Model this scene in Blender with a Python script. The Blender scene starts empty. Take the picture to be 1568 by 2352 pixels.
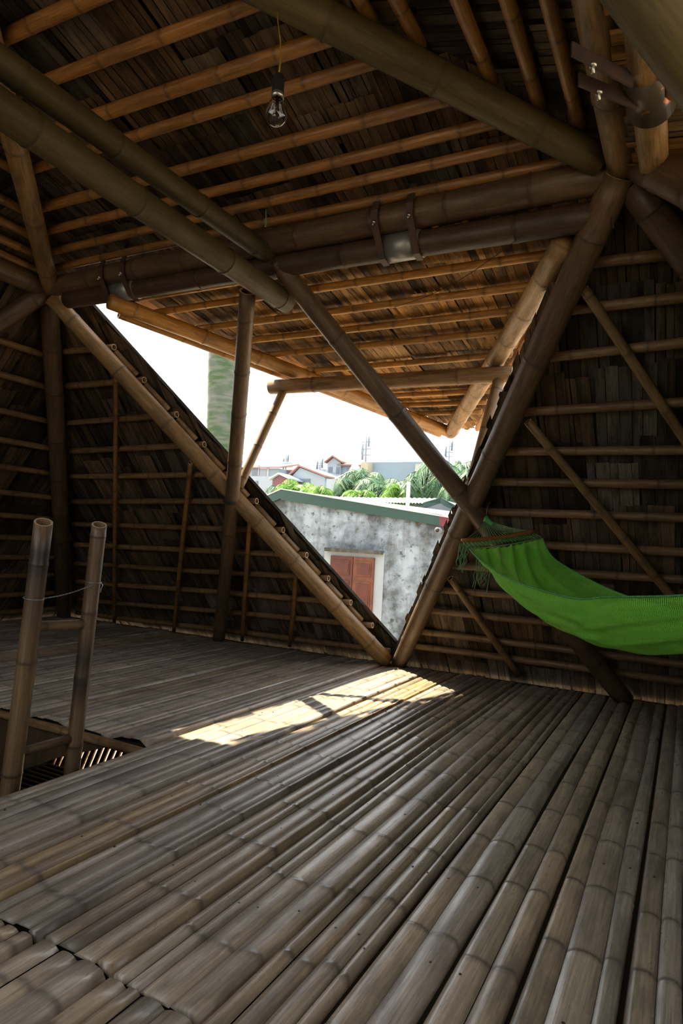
import bpy, bmesh, math, random
from mathutils import Vector, Matrix
rnd = random.Random(7)
V = Vector
C0 = bpy.context.scene.collection

# ------------------------------------------------------------------ camera
FPX = 1498.1; YAW = -.48860; PIT = .04735; ROL = .05456
CAM = V((2.267, -1.1734, 1.04))
B = 4.219; W = 1.970; H = 2.802; PK = 3.40          # half floor, half ring, ring height, peak
_f = V((math.sin(YAW)*math.cos(PIT), math.cos(YAW)*math.cos(PIT), math.sin(PIT)))
_r = V((math.cos(YAW), -math.sin(YAW), 0)); _u = _r.cross(_f)
RT = _r*math.cos(ROL) + _u*math.sin(ROL); UP = -_r*math.sin(ROL) + _u*math.cos(ROL)
cd = bpy.data.cameras.new('camera'); cam = bpy.data.objects.new('camera', cd); C0.objects.link(cam)
cd.sensor_fit = 'VERTICAL'; cd.sensor_height = 36; cd.lens = FPX*36/2352; cd.clip_start = .02; cd.clip_end = 600
m = Matrix.Identity(4)
for i in range(3):
    m[i][0] = RT[i]; m[i][1] = UP[i]; m[i][2] = -_f[i]; m[i][3] = CAM[i]
cam.matrix_world = m
bpy.context.scene.camera = cam

def ray(q): return RT*((q[0]-784)/FPX) + UP*(-(q[1]-1176)/FPX) + _f
def hit(q, n, d):
    n = V(n); r = ray(q); return CAM + r*((d - n.dot(CAM))/n.dot(r))
def plane3(a, b, c):
    a, b, c = V(a), V(b), V(c); n = (b-a).cross(c-a).normalized(); return n, n.dot(a)
def shift(pl, k): return pl[0], pl[1]+k

# ------------------------------------------------------------------ materials
def mat(name):
    m = bpy.data.materials.new(name); m.use_nodes = True
    nt = m.node_tree; b = nt.nodes['Principled BSDF']; return m, nt, b
def N(nt, t, **k):
    n = nt.nodes.new(t)
    for a, v in k.items():
        if a in n.inputs: n.inputs[a].default_value = v
        else: setattr(n, a, v)
    return n
def L(nt, a, b): nt.links.new(a, b)
def ramp(nt, fac, stops):
    r = nt.nodes.new('ShaderNodeValToRGB'); e = r.color_ramp.elements
    while len(e) < len(stops): e.new(.5)
    for i, (p, c) in enumerate(stops):
        e[i].position = p; e[i].color = (*c, 1) if len(c) == 3 else c
    L(nt, fac, r.inputs[0]); return r.outputs[0]
def mix(nt, f, a, b, typ='MIX'):
    n = nt.nodes.new('ShaderNodeMixRGB'); n.blend_type = typ
    for s, v in ((0, f), (1, a), (2, b)):
        if hasattr(v, 'node'): L(nt, v, n.inputs[s])
        else: n.inputs[s].default_value = v if s == 0 else ((*v, 1) if len(v) == 3 else v)
    return n.outputs[0]
def math_(nt, op, a, b=0.0):
    n = nt.nodes.new('ShaderNodeMath'); n.operation = op
    for s, v in ((0, a), (1, b)):
        if hasattr(v, 'node'): L(nt, v, n.inputs[s])
        else: n.inputs[s].default_value = v
    return n.outputs[0]
def maprange(nt, v, a, b, c, d):
    n = nt.nodes.new('ShaderNodeMapRange'); L(nt, v, n.inputs[0])
    for i, x in enumerate((a, b, c, d)): n.inputs[i+1].default_value = x
    return n.outputs[0]

def fibre_mat(name, ca, cb, dark, su=45, sv=1.6, rough=(.42, .7), blotch=.45, bscale=3.0, bright=(.62, 1.4), bump=.25, hue=None, spec=.4):
    m, nt, bs = mat(name)
    uv = N(nt, 'ShaderNodeUVMap'); uv.uv_map = 'UVMap'
    mp = N(nt, 'ShaderNodeMapping'); mp.inputs['Scale'].default_value = (su, sv, 1); L(nt, uv.outputs[0], mp.inputs[0])
    n1 = N(nt, 'ShaderNodeTexNoise', Scale=1.0, Detail=5.0, Roughness=.65); L(nt, mp.outputs[0], n1.inputs['Vector'])
    mp2 = N(nt, 'ShaderNodeMapping'); mp2.inputs['Scale'].default_value = (su*4, sv*3.5, 1); L(nt, uv.outputs[0], mp2.inputs[0])
    n2 = N(nt, 'ShaderNodeTexNoise', Scale=1.0, Detail=3.0, Roughness=.7); L(nt, mp2.outputs[0], n2.inputs['Vector'])
    at = N(nt, 'ShaderNodeAttribute'); at.attribute_name = 'tint'
    sp = N(nt, 'ShaderNodeSeparateColor'); L(nt, at.outputs['Color'], sp.inputs[0])
    base = ramp(nt, n1.outputs[0], [(.3, ca), (.7, cb)])
    if hue: base = mix(nt, math_(nt, 'MULTIPLY', sp.outputs[2], .8), base, hue)
    # mildew and dirt patches of their own shape
    tc = N(nt, 'ShaderNodeTexCoord')
    mp3 = N(nt, 'ShaderNodeMapping'); mp3.inputs['Scale'].default_value = (6, 1.2, 1); L(nt, uv.outputs[0], mp3.inputs[0])
    n3 = N(nt, 'ShaderNodeTexNoise', Scale=bscale, Detail=6.0, Roughness=.7); L(nt, mp3.outputs[0], n3.inputs['Vector'])
    bl = maprange(nt, n3.outputs[0], .46, .62, 0, min(1, blotch+.15))
    col = mix(nt, bl, base, dark)
    col = mix(nt, maprange(nt, n2.outputs[0], .32, .62, .55, 0), col, dark)
    col = mix(nt, math_(nt, 'MULTIPLY', sp.outputs[1], .8), col, dark)
    br = maprange(nt, sp.outputs[0], 0, 1, bright[0], bright[1])
    vm = nt.nodes.new('ShaderNodeVectorMath'); vm.operation = 'SCALE'; L(nt, col, vm.inputs[0]); L(nt, br, vm.inputs['Scale'])
    L(nt, vm.outputs[0], bs.inputs['Base Color'])
    L(nt, maprange(nt, n3.outputs[0], .35, .65, rough[0], rough[1]), bs.inputs['Roughness'])
    bs.inputs['Specular IOR Level'].default_value = spec
    bp = N(nt, 'ShaderNodeBump', Strength=bump, Distance=.003)
    L(nt, math_(nt, 'ADD', n1.outputs[0], math_(nt, 'MULTIPLY', n2.outputs[0], .6)), bp.inputs['Height']); L(nt, bp.outputs[0], bs.inputs['Normal'])
    return m
def plain(name, c, rough=.6, metal=0, c2=None, scale=8, bump=0, spec=.5):
    m, nt, bs = mat(name)
    bs.inputs['Roughness'].default_value = rough; bs.inputs['Metallic'].default_value = metal
    bs.inputs['Specular IOR Level'].default_value = spec
    tc = N(nt, 'ShaderNodeTexCoord'); n = N(nt, 'ShaderNodeTexNoise', Scale=float(scale), Detail=4.0); L(nt, tc.outputs['Object'], n.inputs['Vector'])
    c2 = c2 or tuple(x*.8 for x in c)
    L(nt, ramp(nt, n.outputs[0], [(.35, c), (.65, c2)]), bs.inputs['Base Color'])
    if bump:
        bp = N(nt, 'ShaderNodeBump', Strength=bump, Distance=.01); L(nt, n.outputs[0], bp.inputs['Height']); L(nt, bp.outputs[0], bs.inputs['Normal'])
    return m

M = {}
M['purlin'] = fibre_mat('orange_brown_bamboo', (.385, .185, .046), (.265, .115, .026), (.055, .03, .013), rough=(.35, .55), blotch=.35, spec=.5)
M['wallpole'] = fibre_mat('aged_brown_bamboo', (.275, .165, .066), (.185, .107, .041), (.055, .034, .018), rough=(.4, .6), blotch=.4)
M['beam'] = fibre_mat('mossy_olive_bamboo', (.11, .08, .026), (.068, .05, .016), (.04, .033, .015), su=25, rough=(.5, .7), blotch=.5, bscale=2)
M['awnpole'] = fibre_mat('warm_lit_awning_bamboo', (.62, .30, .055), (.44, .20, .035), (.09, .045, .015), rough=(.35, .55), blotch=.35, spec=.5)  # bounce glow under the awning painted in as a brighter, more orange tone
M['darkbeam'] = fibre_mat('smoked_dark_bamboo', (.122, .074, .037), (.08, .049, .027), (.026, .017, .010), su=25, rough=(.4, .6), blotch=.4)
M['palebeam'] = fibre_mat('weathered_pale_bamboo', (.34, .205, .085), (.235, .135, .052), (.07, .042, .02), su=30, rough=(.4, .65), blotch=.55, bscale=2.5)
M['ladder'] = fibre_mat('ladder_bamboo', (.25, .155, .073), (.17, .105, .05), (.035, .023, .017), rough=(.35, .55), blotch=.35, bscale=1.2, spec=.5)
M['thatch'] = fibre_mat('split_bamboo_thatch', (.195, .12, .06), (.115, .07, .034), (.027, .021, .015), su=35, sv=1.5, rough=(.6, .85), blotch=.8, bscale=1.3, bright=(.18, 1.55), bump=.4, hue=(.16, .155, .13), spec=.2)
M['awnthatch'] = fibre_mat('warm_lit_awning_thatch', (.66, .33, .08), (.37, .175, .045), (.055, .032, .016), su=35, sv=1.5, rough=(.6, .85), blotch=.8, bscale=1.3, bright=(.15, 1.5), bump=.4, hue=(.36, .25, .12), spec=.2)  # lit copy of the thatch, warm bounced light put into its colour
M['floor'] = fibre_mat('weathered_split_bamboo_floor', (.68, .60, .50), (.44, .385, .32), (.12, .10, .085), su=38, sv=1.0, rough=(.22, .42), blotch=.5, bscale=1.2, bright=(.7, 1.3), bump=.35, hue=(.66, .43, .19), spec=.65)
M['under'] = plain('dark_shade_sheet', (.03, .022, .015), .9)  # near-black, stands in for shade in floor gaps and below the hatch
M['steel'] = plain('grey_steel', (.33, .34, .33), .45, .7, scale=20)
M['darksteel'] = plain('painted_dark_steel', (.05, .04, .04), .5, .3, c2=(.09, .05, .035), scale=14)
M['bolt'] = plain('zinc_bolt', (.5, .5, .45), .35, .9)
M['cutend'] = plain('cut_bamboo_end', (.55, .42, .25), .7, c2=(.4, .29, .16), scale=60)
M['rope'] = plain('black_rope', (.02, .02, .02), .8)
M['wire'] = plain('galvanised_wire', (.45, .5, .58), .35, .8)

# ------------------------------------------------------------------ object helpers
def obj(name, verts, faces, material, parent=None, origin=None, uvs=None, tint=None, smooth=True, mats=None, fmat=None):
    origin = V(origin) if origin is not None else V((0, 0, 0))
    base = parent['_o'] if parent is not None else (0, 0, 0)
    po = V(base)
    me = bpy.data.meshes.new(name)
    me.from_pydata([tuple(V(v)-po-(V((0,0,0)) if parent is not None else origin)) for v in verts], [], faces)
    for mm in (mats or [material]): me.materials.append(mm)
    if fmat: me.polygons.foreach_set('material_index', fmat)
    if uvs is not None:
        u = me.uv_layers.new(name='UVMap')
        flat = []
        for p in me.polygons:
            for li, vi in zip(p.loop_indices, p.vertices):
                flat.extend(uvs(p.index, vi) if callable(uvs) else uvs[vi])
        u.data.foreach_set('uv', flat)
    if tint is not None:
        a = me.color_attributes.new('tint', 'FLOAT_COLOR', 'POINT'); fl = []
        for t in tint: fl.extend((t[0], t[1], t[2], 1))
        a.data.foreach_set('color', fl)
    if smooth: me.polygons.foreach_set('use_smooth', [True]*len(me.polygons))
    me.update()
    o = bpy.data.objects.new(name, me); C0.objects.link(o)
    if parent is not None: o.parent = parent
    else: o.location = origin
    o['_o'] = tuple(po if parent is not None else origin)
    return o
def sub(name, *a, parent=None, **k):
    return obj(name, *a, parent=parent, **k)
def tag(o, label, cat, group=None, kind=None):
    if label: o['label'] = label
    if cat: o['category'] = cat
    if group: o['group'] = group
    if kind: o['kind'] = kind
    return o
def empty(name, loc, label, cat, group=None):
    o = bpy.data.objects.new(name, None); o.empty_display_size = .1; C0.objects.link(o); o.location = V(loc); o['_o'] = tuple(loc)
    return tag(o, label, cat, group)
def structure(o): o['kind'] = 'structure'; return o
ORD = ['first', 'second', 'third', 'fourth', 'fifth', 'sixth', 'seventh', 'eighth', 'ninth', 'tenth', 'eleventh', 'twelfth', 'thirteenth', 'fourteenth', 'fifteenth']

def frame(d):
    d = d.normalized(); a = V((0, 0, 1)) if abs(d.z) < .9 else V((1, 0, 0))
    x = d.cross(a).normalized(); y = x.cross(d).normalized(); return x, y
def bamboo(name, p0, p1, r0, r1=None, material='purlin', seed=None, parent=None, sp=.30, bend=.0035, sides=16, bright=None, open0=True, open1=True, burn=None, ridge=.07, slant=None):
    p0, p1 = V(p0), V(p1); r1 = r1 or r0
    R = random.Random(seed if seed is not None else rnd.random())
    d = p1-p0; Ln = d.length; x, y = frame(d); dn = d.normalized()
    ts = []; nodes = []
    t = R.uniform(.03, sp*.8)
    while t < Ln-.02:
        nodes.append(t); t += sp*R.uniform(.82, 1.2)
    for n in nodes: ts += [(n-.02, 0, 0), (n-.006, ridge*.6, .5), (n, ridge, 1), (n+.005, ridge*.25, 1), (n+.012, ridge*.35, .25), (n+.03, 0, 0)]
    k = max(2, int(Ln/.12))
    for i in range(1, k):
        tt = Ln*i/k
        if all(abs(tt-n) > .045 for n in nodes): ts.append((tt, 0, 0))
    ts = [q for q in ts if .004 < q[0] < Ln-.004]; ts += [(0, 0, 0), (Ln, 0, 0)]; ts.sort()
    b1, b2 = R.uniform(-bend, bend)*Ln, R.uniform(-bend, bend)*Ln; ph = R.uniform(1.5, 3)
    zig = {}
    tb = bright if bright is not None else R.uniform(.3, .75)
    vs, uvs, tn, fs = [], [], [], []
    seg = -1; segb = tb; uo, vo = R.uniform(0, 50), R.uniform(0, 50)
    for t, rd, nd in ts:
        f = t/Ln; r = (r0+(r1-r0)*f)*(1+rd)
        si = sum(1 for n in nodes if n <= t)
        if si != seg: seg = si; segb = min(1, max(0, tb+R.uniform(-.14, .14)))
        c = p0+d*f + x*(math.sin(math.pi*f)*b1) + y*(math.sin(math.pi*f*ph)*b2*.4)
        g = nd*.8
        if burn:
            for (bc, bw, bs) in burn: g = max(g, bs*math.exp(-((t-bc)/bw)**4))
        for s in range(sides):
            a = 2*math.pi*s/sides
            rv = x*(math.cos(a)*r) + y*(math.sin(a)*r)
            if slant is not None and t < .075: rv = rv+dn*(rv.dot(slant)*.42*(1-t/.075))
            vs.append(c + rv); uvs.append((uo+a*r, vo+t)); tn.append((segb, g, 0))
    nr = len(ts)
    fm = []
    for i in range(nr-1):
        for s in range(sides):
            a, b = i*sides+s, i*sides+(s+1) % sides
            fs.append((a, b, b+sides, a+sides)); fm.append(0)
    for end, op in ((0, open0), (nr-1, open1)):
        base = end*sides; sgn = 1 if end == 0 else -1; cc = sum((vs[base+s] for s in range(sides)), V((0, 0, 0)))/sides
        if op:
            i1 = len(vs)
            for s in range(sides): vs.append(cc+(vs[base+s]-cc)*.76); uvs.append(uvs[base+s]); tn.append((.8, 0, 0))
            for s in range(sides): vs.append(cc+(vs[base+s]-cc)*.74+dn*sgn*.06); uvs.append(uvs[base+s]); tn.append((.2, .6, 0))
            for s in range(sides):
                q = (base+s, base+(s+1) % sides, i1+(s+1) % sides, i1+s); fs.append(q if sgn < 0 else q[::-1]); fm.append(1)
                q = (i1+s, i1+(s+1) % sides, i1+sides+(s+1) % sides, i1+sides+s); fs.append(q if sgn < 0 else q[::-1]); fm.append(0)
            q = tuple(range(i1+sides, i1+2*sides)); fs.append(q if sgn < 0 else q[::-1]); fm.append(0)
        else:
            q = tuple(range(base, base+sides)); fs.append(q[::-1] if end == 0 else q); fm.append(0)
    def uvf(pi, vi):
        if pi < (nr-1)*sides and pi % sides == sides-1 and vi % sides == 0 and vi < nr*sides:
            u = uvs[vi]; return (u[0]+2*math.pi*r0, u[1])
        return uvs[vi]
    return obj(name, vs, fs, None, parent, (p0+p1)/2 if parent is None else None, uvs=uvf, tint=tn, mats=[M[material], M['cutend']], fmat=fm)

def tube(name, pts, r, material, parent=None, sides=6, closed=False):
    pts = [V(p) for p in pts]; vs, fs = [], []
    n = len(pts)
    for i, p in enumerate(pts):
        d = pts[min(i+1, n-1)]-pts[max(i-1, 0)]; x, y = frame(d if d.length > 1e-6 else V((0, 0, 1)))
        if i and px.dot(x) < 0: x, y = -x, -y
        px = x
        rr = r[i] if isinstance(r, (list, tuple)) else r
        for s in range(sides):
            a = 2*math.pi*s/sides; vs.append(p+x*(math.cos(a)*rr)+y*(math.sin(a)*rr))
    for i in range(n-1):
        for s in range(sides):
            a, b = i*sides+s, i*sides+(s+1) % sides; fs.append((a, b, b+sides, a+sides))
    fs.append(tuple(range(sides))[::-1]); fs.append(tuple(range((n-1)*sides, n*sides)))
    return obj(name, vs, fs, material, parent, pts[0] if parent is None else None)

def boxm(vs, fs, c, ex, ey, ez):   # box from centre and three half vectors
    i = len(vs); c = V(c)
    for sx in (-1, 1):
        for sy in (-1, 1):
            for sz in (-1, 1): vs.append(c+V(ex)*sx+V(ey)*sy+V(ez)*sz)
    for q in ((0, 1, 3, 2), (4, 6, 7, 5), (0, 4, 5, 1), (2, 3, 7, 6), (0, 2, 6, 4), (1, 5, 7, 3)): fs.append(tuple(i+k for k in q))
def box(name, lo, hi, material, parent=None):
    vs, fs = [], []; lo, hi = V(lo), V(hi); c = (lo+hi)/2; e = (hi-lo)/2
    boxm(vs, fs, c, (e.x, 0, 0), (0, e.y, 0), (0, 0, e.z))
    return obj(name, vs, fs, material, parent, V((c.x, c.y, lo.z)) if parent is None else None, smooth=False)
def prism(name, poly, off, material, parent=None):   # polygon (3D list) extruded by vector off
    poly = [V(p) for p in poly]; n = len(poly); off = V(off)
    vs = poly+[p+off for p in poly]; fs = [tuple(range(n)), tuple(range(n, 2*n))[::-1]]
    for i in range(n): fs.append((i, i+n, (i+1) % n+n, (i+1) % n)[::1])
    o = obj(name, vs, fs, material, parent, poly[0] if parent is None else None, smooth=False)
    bm = bmesh.new(); bm.from_mesh(o.data); bmesh.ops.recalc_face_normals(bm, faces=bm.faces); bm.to_mesh(o.data); bm.free()
    return o
def cyl(name, p0, p1, r, material, parent=None, sides=20, r1=None):
    return tube(name, [p0, p1], [r, r1 if r1 is not None else r], material, parent, sides)

# ------------------------------------------------------------------ thatch of overlapping split bamboo courses
def clip(poly, a, b):  # keep left side of a->b
    out = []
    for i in range(len(poly)):
        p, q = poly[i], poly[(i+1) % len(poly)]
        sp_ = (b[0]-a[0])*(p[1]-a[1])-(b[1]-a[1])*(p[0]-a[0]); sq = (b[0]-a[0])*(q[1]-a[1])-(b[1]-a[1])*(q[0]-a[0])
        if sp_ >= 0: out.append(p)
        if sp_*sq < 0:
            t = sp_/(sp_-sq); out.append((p[0]+(q[0]-p[0])*t, p[1]+(q[1]-p[1])*t))
    return out
def thatch(name, O, ax, up, outn, polys, material, course=.27, wr=(.03, .085), seed=1, parent=None, ragged=.0, thick=.028, rows0=0.0):
    """O origin, ax along, up the slope, outn outward normal, polys = convex ccw polygons in (a,b)."""
    R = random.Random(seed); O, ax, up, outn = V(O), V(ax), V(up), V(outn)
    vs, fs, uvl, tn = [], [], [], []
    def add(poly2, nf, tint, uo):
        i = len(vs)
        for (a, b) in poly2:
            vs.append(O+ax*a+up*b+outn*nf(a, b)); uvl.append((uo[0]+a, uo[1]+b)); tn.append(tint)
        fs.append(tuple(range(i, i+len(poly2))))
    for poly in polys:
        a0 = min(p[0] for p in poly); a1 = max(p[0] for p in poly); b0 = min(p[1] for p in poly); b1 = max(p[1] for p in poly)
        b = b0-course*.6+rows0
        while b < b1:
            a = a0-.05; grp = .5; gn = 0; hue = 0
            while a < a1+.05:
                if gn <= 0: grp = R.uniform(.1, .8)**1.2; gn = R.randint(3, 6); hue = R.random()**2; gap = R.uniform(.003, .009); gb = R.uniform(-.2, .2)*course; tl = R.uniform(-.03, .03); lift = R.uniform(0, .010)
                else: gap = R.uniform(.001, .003)
                gn -= 1
                w = R.uniform(*wr); l = course*1.5
                rl = R.uniform(-.15, .15)
                bb_ = b+gb+R.uniform(-.006, .006); rect = [(a+gap, bb_), (a+w-gap*.5, bb_+R.uniform(-.004, .004)), (a+w-gap*.5+tl*l, bb_+l), (a+gap+tl*l, bb_+l)]
                q = rect
                for i in range(len(poly)):
                    pa, pb = poly[i], poly[(i+1) % len(poly)]
                    if ragged:
                        e = ragged*R.uniform(-1, 1); dx, dy = pb[0]-pa[0], pb[1]-pa[1]; ln = math.hypot(dx, dy); nx, ny = dy/ln*e, -dx/ln*e
                        pa = (pa[0]+nx, pa[1]+ny); pb = (pb[0]+nx, pb[1]+ny)
                    q = clip(q, pa, pb)
                    if len(q) < 3: break
                if len(q) >= 3:
                    bb, aa, ll = bb_, a+w/2, l
                    t = min(1, max(0, grp+R.uniform(-.16, .16)))
                    add(q, lambda x, y: .026-.024*(y-bb)/ll+lift+rl*(x-aa)*.2, (t, 0 if R.random() > .15 else R.uniform(.2, .7), hue), (R.uniform(0, 90), R.uniform(0, 90)))
                a += w
            b += course
        # added dark backing slab behind the strips, keeps light from leaking through
        ni = .040; no = .040+thick; n = len(poly); i = len(vs)
        for k in (ni, no):
            for (a, bq) in poly: vs.append(O+ax*a+up*bq+outn*k); uvl.append((a, bq)); tn.append((.06, .5, .5))
        fs.append(tuple(range(i, i+n))); fs.append(tuple(range(i+n, i+2*n))[::-1])
        for k in range(n): fs.append((i+k, i+n+k, i+n+(k+1) % n, i+(k+1) % n))
    return obj(name, vs, fs, M[material], parent, O if parent is None else None, uvs=uvl, tint=tn, smooth=False)

# rotate a point of the front face to another face
def rot(k, p):
    p = V(p)
    for _ in range(k % 4): p = V((p.y, -p.x, p.z))      # k=1 right, 2 back, 3 left
    return p
SL = V((0, W-B, H)); SLL = SL.length; UPF = SL/SLL      # up the sloping wall
NF = V((0, H, B-W)).normalized()                        # outward of the front wall
FP = (NF, NF.dot(V((0, B, 0))))
def face_pt(k, x, b, n=0.0): return rot(k, V((x, B, 0))+UPF*b+NF*n)
def dirr(k, d): return rot(k, d)

# =================================================================== FLOOR
NAILS = []
def build_floor():
    R = random.Random(11)
    HX0, HX1, HY0, HY1 = -1.22, -.07, .18, 1.29
    edges = [-.07, .045, .376, .60, .826, 1.08, 1.36, 1.575, 1.76, 1.93, 2.155, 2.33, 2.62, 2.9, 3.2, 3.5, 3.8, 4.15]
    e = -.07; left = []
    while e > -4.1: e -= R.uniform(.2, .36); left.append(e)
    hx = min(left, key=lambda v: abs(v-HX0)); HX0 = hx
    edges = left[::-1]+edges
    vs, fs, uvs, tn = [], [], [], []
    for ei in range(len(edges)-1):
        x0, x1 = edges[ei], edges[ei+1]
        segs = []
        yend = B+.02+R.uniform(-.03, .03)
        if x0 >= HX0-1e-4 and x1 <= HX1+1e-4: segs = [(-B, HY0), (HY1+R.uniform(-.01, .02), yend)]
        elif x1 <= 1.37: j = R.uniform(-.015, .02); segs = [(-B, j-.004), (j+.004, yend)]
        else: segs = [(-B, yend)]
        rounded = 1.0 if x0 > .8 else (.75 if x0 > .3 else .42)
        for (ya, yb) in segs:
            n = max(2, round((x1-x0)/R.uniform(.055, .075)))
            ws = [R.uniform(.6, 1.4) for _ in range(n)]; tot = sum(ws)
            gap = R.uniform(.004, .010)
            cuts = [x0+gap]; acc = 0
            for w_ in ws: acc += w_; cuts.append(x0+gap+(x1-x0-gap)*acc/tot)
            wig = [(R.uniform(.001, .005)*(0 if i in (0,) else 1), R.uniform(1.2, 3.5), R.uniform(0, 6)) for i in range(n+1)]
            ny = []; y = ya+R.uniform(.05, .4)
            while y < yb: ny.append(y); y += R.uniform(.3, .46)
            zt = R.uniform(-.004, .006); tilt = R.uniform(-.008, .008); slabb = R.uniform(.15, .8); slabh = max(0, R.uniform(-.5, .75)) if x0 < 2.2 else R.uniform(.2, .7)
            taper = R.uniform(-.006, .006)
            for s in range(n):
                hgt = rounded*R.uniform(.0065, .012); njit = R.uniform(-.012, .012); zs = zt+R.uniform(-.002, .002)
                bt = min(1, max(0, slabb+R.uniform(-.22, .22))); hu = min(1, max(0, slabh+R.uniform(-.3, .3)))
                ysmp = []; K = max(2, int((yb-ya)/.075))
                e0 = R.uniform(0, .012) if ya > -1 else 0
                nn = [q+njit for q in ny]
                for i in range(K+1):
                    q = ya+e0+(yb-ya-e0)*i/K
                    if i in (0, K) or all(abs(q-z) > .03 for z in nn): ysmp.append((q, 0, 0))
                for z in nn:
                    if ya+.03 < z < yb-.03: ysmp += [(z-.022, 0, .0), (z-.007, .0022, .55), (z, .0032, .9), (z+.006, .0004, .9), (z+.018, .0005, .2)]
                ysmp.sort(); A = 7; i0 = len(vs); uo, vo = R.uniform(0, 60), R.uniform(0, 60)
                curb = bt; last = -1
                for (q, bz, dk) in ysmp:
                    c = sum(1 for z in nn if z <= q)
                    if c != last: last = c; curb = min(1, max(0, bt+R.uniform(-.12, .12)))
                    lo = cuts[s]+wig[s][0]*math.sin(q*wig[s][1]+wig[s][2]); hi = cuts[s+1]-.0012+wig[s+1][0]*math.sin(q*wig[s+1][1]+wig[s+1][2])
                    for a in range(A):
                        u = -1+2*a/(A-1); xx = lo+(hi-lo)*(u+1)/2
                        zz = -.016+zs+tilt*(xx-x0)/(x1-x0)+hgt*(1-abs(u)**2.3)+bz*(1-u*u)
                        if (a == 0 and s == 0) or (a == A-1 and s == n-1): zz = -.040
                        elif a in (0, A-1): zz -= .002
                        vs.append(V((xx, q, zz+.012*(1-rounded)))); uvs.append((uo+xx, vo+q)); tn.append((curb, max(dk, .45 if a in (0, A-1) else 0), hu))
                rows = len(ysmp)
                for yj in (-.42, .02, .45, .88, 1.3, 1.75, 2.2, 2.65, 3.1, 3.55):
                    if ya+.05 < yj < yb-.05 and R.random() < .5 and x0 > -2.5: NAILS.append(((cuts[s]*.5+cuts[s+1]*.5)+R.uniform(-.01, .01), yj+R.uniform(-.03, .03), -.016+zs+tilt*.5+hgt+.012*(1-rounded)))
                for r_ in range(rows-1):
                    for a in range(A-1):
                        p = i0+r_*A+a; fs.append((p, p+1, p+A+1, p+A))
                # end faces
                for r_, flip in ((0, 0), (rows-1, 1)):
                    p = i0+r_*A; q = tuple(range(p, p+A)); fs.append(q[::-1] if not flip else q)
                # scattered nail heads
    o = obj('floor', vs, fs, M['floor'], uvs=uvs, tint=tn); structure(o)
    # added near-black sheet under the slabs, darkens gaps and stops light; same hatch
    vs, fs = [], []
    E_ = B+.17
    for (a, b, c, d) in ((-E_, HX0, -E_, E_), (HX1-.01, E_, -E_, E_), (HX0, HX1-.01, -E_, HY0-.01), (HX0, HX1-.01, HY1+.03, E_)):
        boxm(vs, fs, ((a+b)/2, (c+d)/2, -.055), ((b-a)/2, 0, 0), (0, (d-c)/2, 0), (0, 0, .02))
    structure(obj('floor_shade_sheet', vs, fs, M['under'], smooth=False))
    return HX0, HX1, HY0, HY1
HX0, HX1, HY0, HY1 = build_floor()
# nail heads: small, many, no one would count them
R = random.Random(5); vs, fs = [], []
for xx, yy, zz_ in NAILS:
    i0 = len(vs); r = R.uniform(.0028, .0045)
    for s in range(6): a = s*math.pi/3; vs.append(V((xx+math.cos(a)*r, yy+math.sin(a)*r, zz_+.0006)))
    for s in range(6): a = s*math.pi/3; vs.append(V((xx+math.cos(a)*r, yy+math.sin(a)*r, zz_-.012)))
    fs.append(tuple(range(i0, i0+6)))
    for s in range(6): fs.append((i0+s, i0+6+s, i0+6+(s+1) % 6, i0+(s+1) % 6))
tag(obj('nail_heads', vs, fs, M['darksteel'], smooth=False), 'tiny dark nail heads scattered over the bamboo floor slats', 'nails', kind='stuff')

# =================================================================== RING, HIPS, RAFTERS
PN = .085   # purlins sit this far outside of the rafters
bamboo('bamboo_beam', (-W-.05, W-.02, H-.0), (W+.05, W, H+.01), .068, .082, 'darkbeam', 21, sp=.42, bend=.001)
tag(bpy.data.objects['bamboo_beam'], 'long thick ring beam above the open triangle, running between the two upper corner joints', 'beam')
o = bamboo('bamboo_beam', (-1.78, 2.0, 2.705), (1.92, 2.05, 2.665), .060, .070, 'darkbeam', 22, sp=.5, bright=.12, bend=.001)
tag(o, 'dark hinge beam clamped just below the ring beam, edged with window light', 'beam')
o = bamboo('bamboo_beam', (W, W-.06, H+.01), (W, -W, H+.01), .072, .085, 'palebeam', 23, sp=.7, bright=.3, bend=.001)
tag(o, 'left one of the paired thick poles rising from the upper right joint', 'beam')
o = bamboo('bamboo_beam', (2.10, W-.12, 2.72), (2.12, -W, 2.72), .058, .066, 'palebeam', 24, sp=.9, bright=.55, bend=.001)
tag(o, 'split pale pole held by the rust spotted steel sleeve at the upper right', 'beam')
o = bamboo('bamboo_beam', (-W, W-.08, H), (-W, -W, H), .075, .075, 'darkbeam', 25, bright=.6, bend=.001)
tag(o, 'ring beam leaving the left corner joint towards the left edge', 'beam')
o = bamboo('bamboo_rafter', (W-.10, W-.10, H+.03), (0.0, 0.0, PK-.01), .068, .074, 'beam', 26, sp=.55, bright=.5, bend=.001)
tag(o, 'thick smooth hip rafter crossing the ceiling down to the upper right joint', 'rafter', None)
NRF = V((0, PK-H, W)).normalized(); _h = hit((-45, 60), NRF, NRF.dot(V((0, W, H)))); HL = V((-W, W, H))+(_h-V((-W, W, H)))*1.9
o = bamboo('bamboo_rafter', (-W+.02, W+.02, H-.02), HL, .060, .066, 'palebeam', 27, sp=.5, bright=.35)
tag(o, 'hip rafter rising from the left corner joint to the upper left edge', 'rafter')
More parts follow.
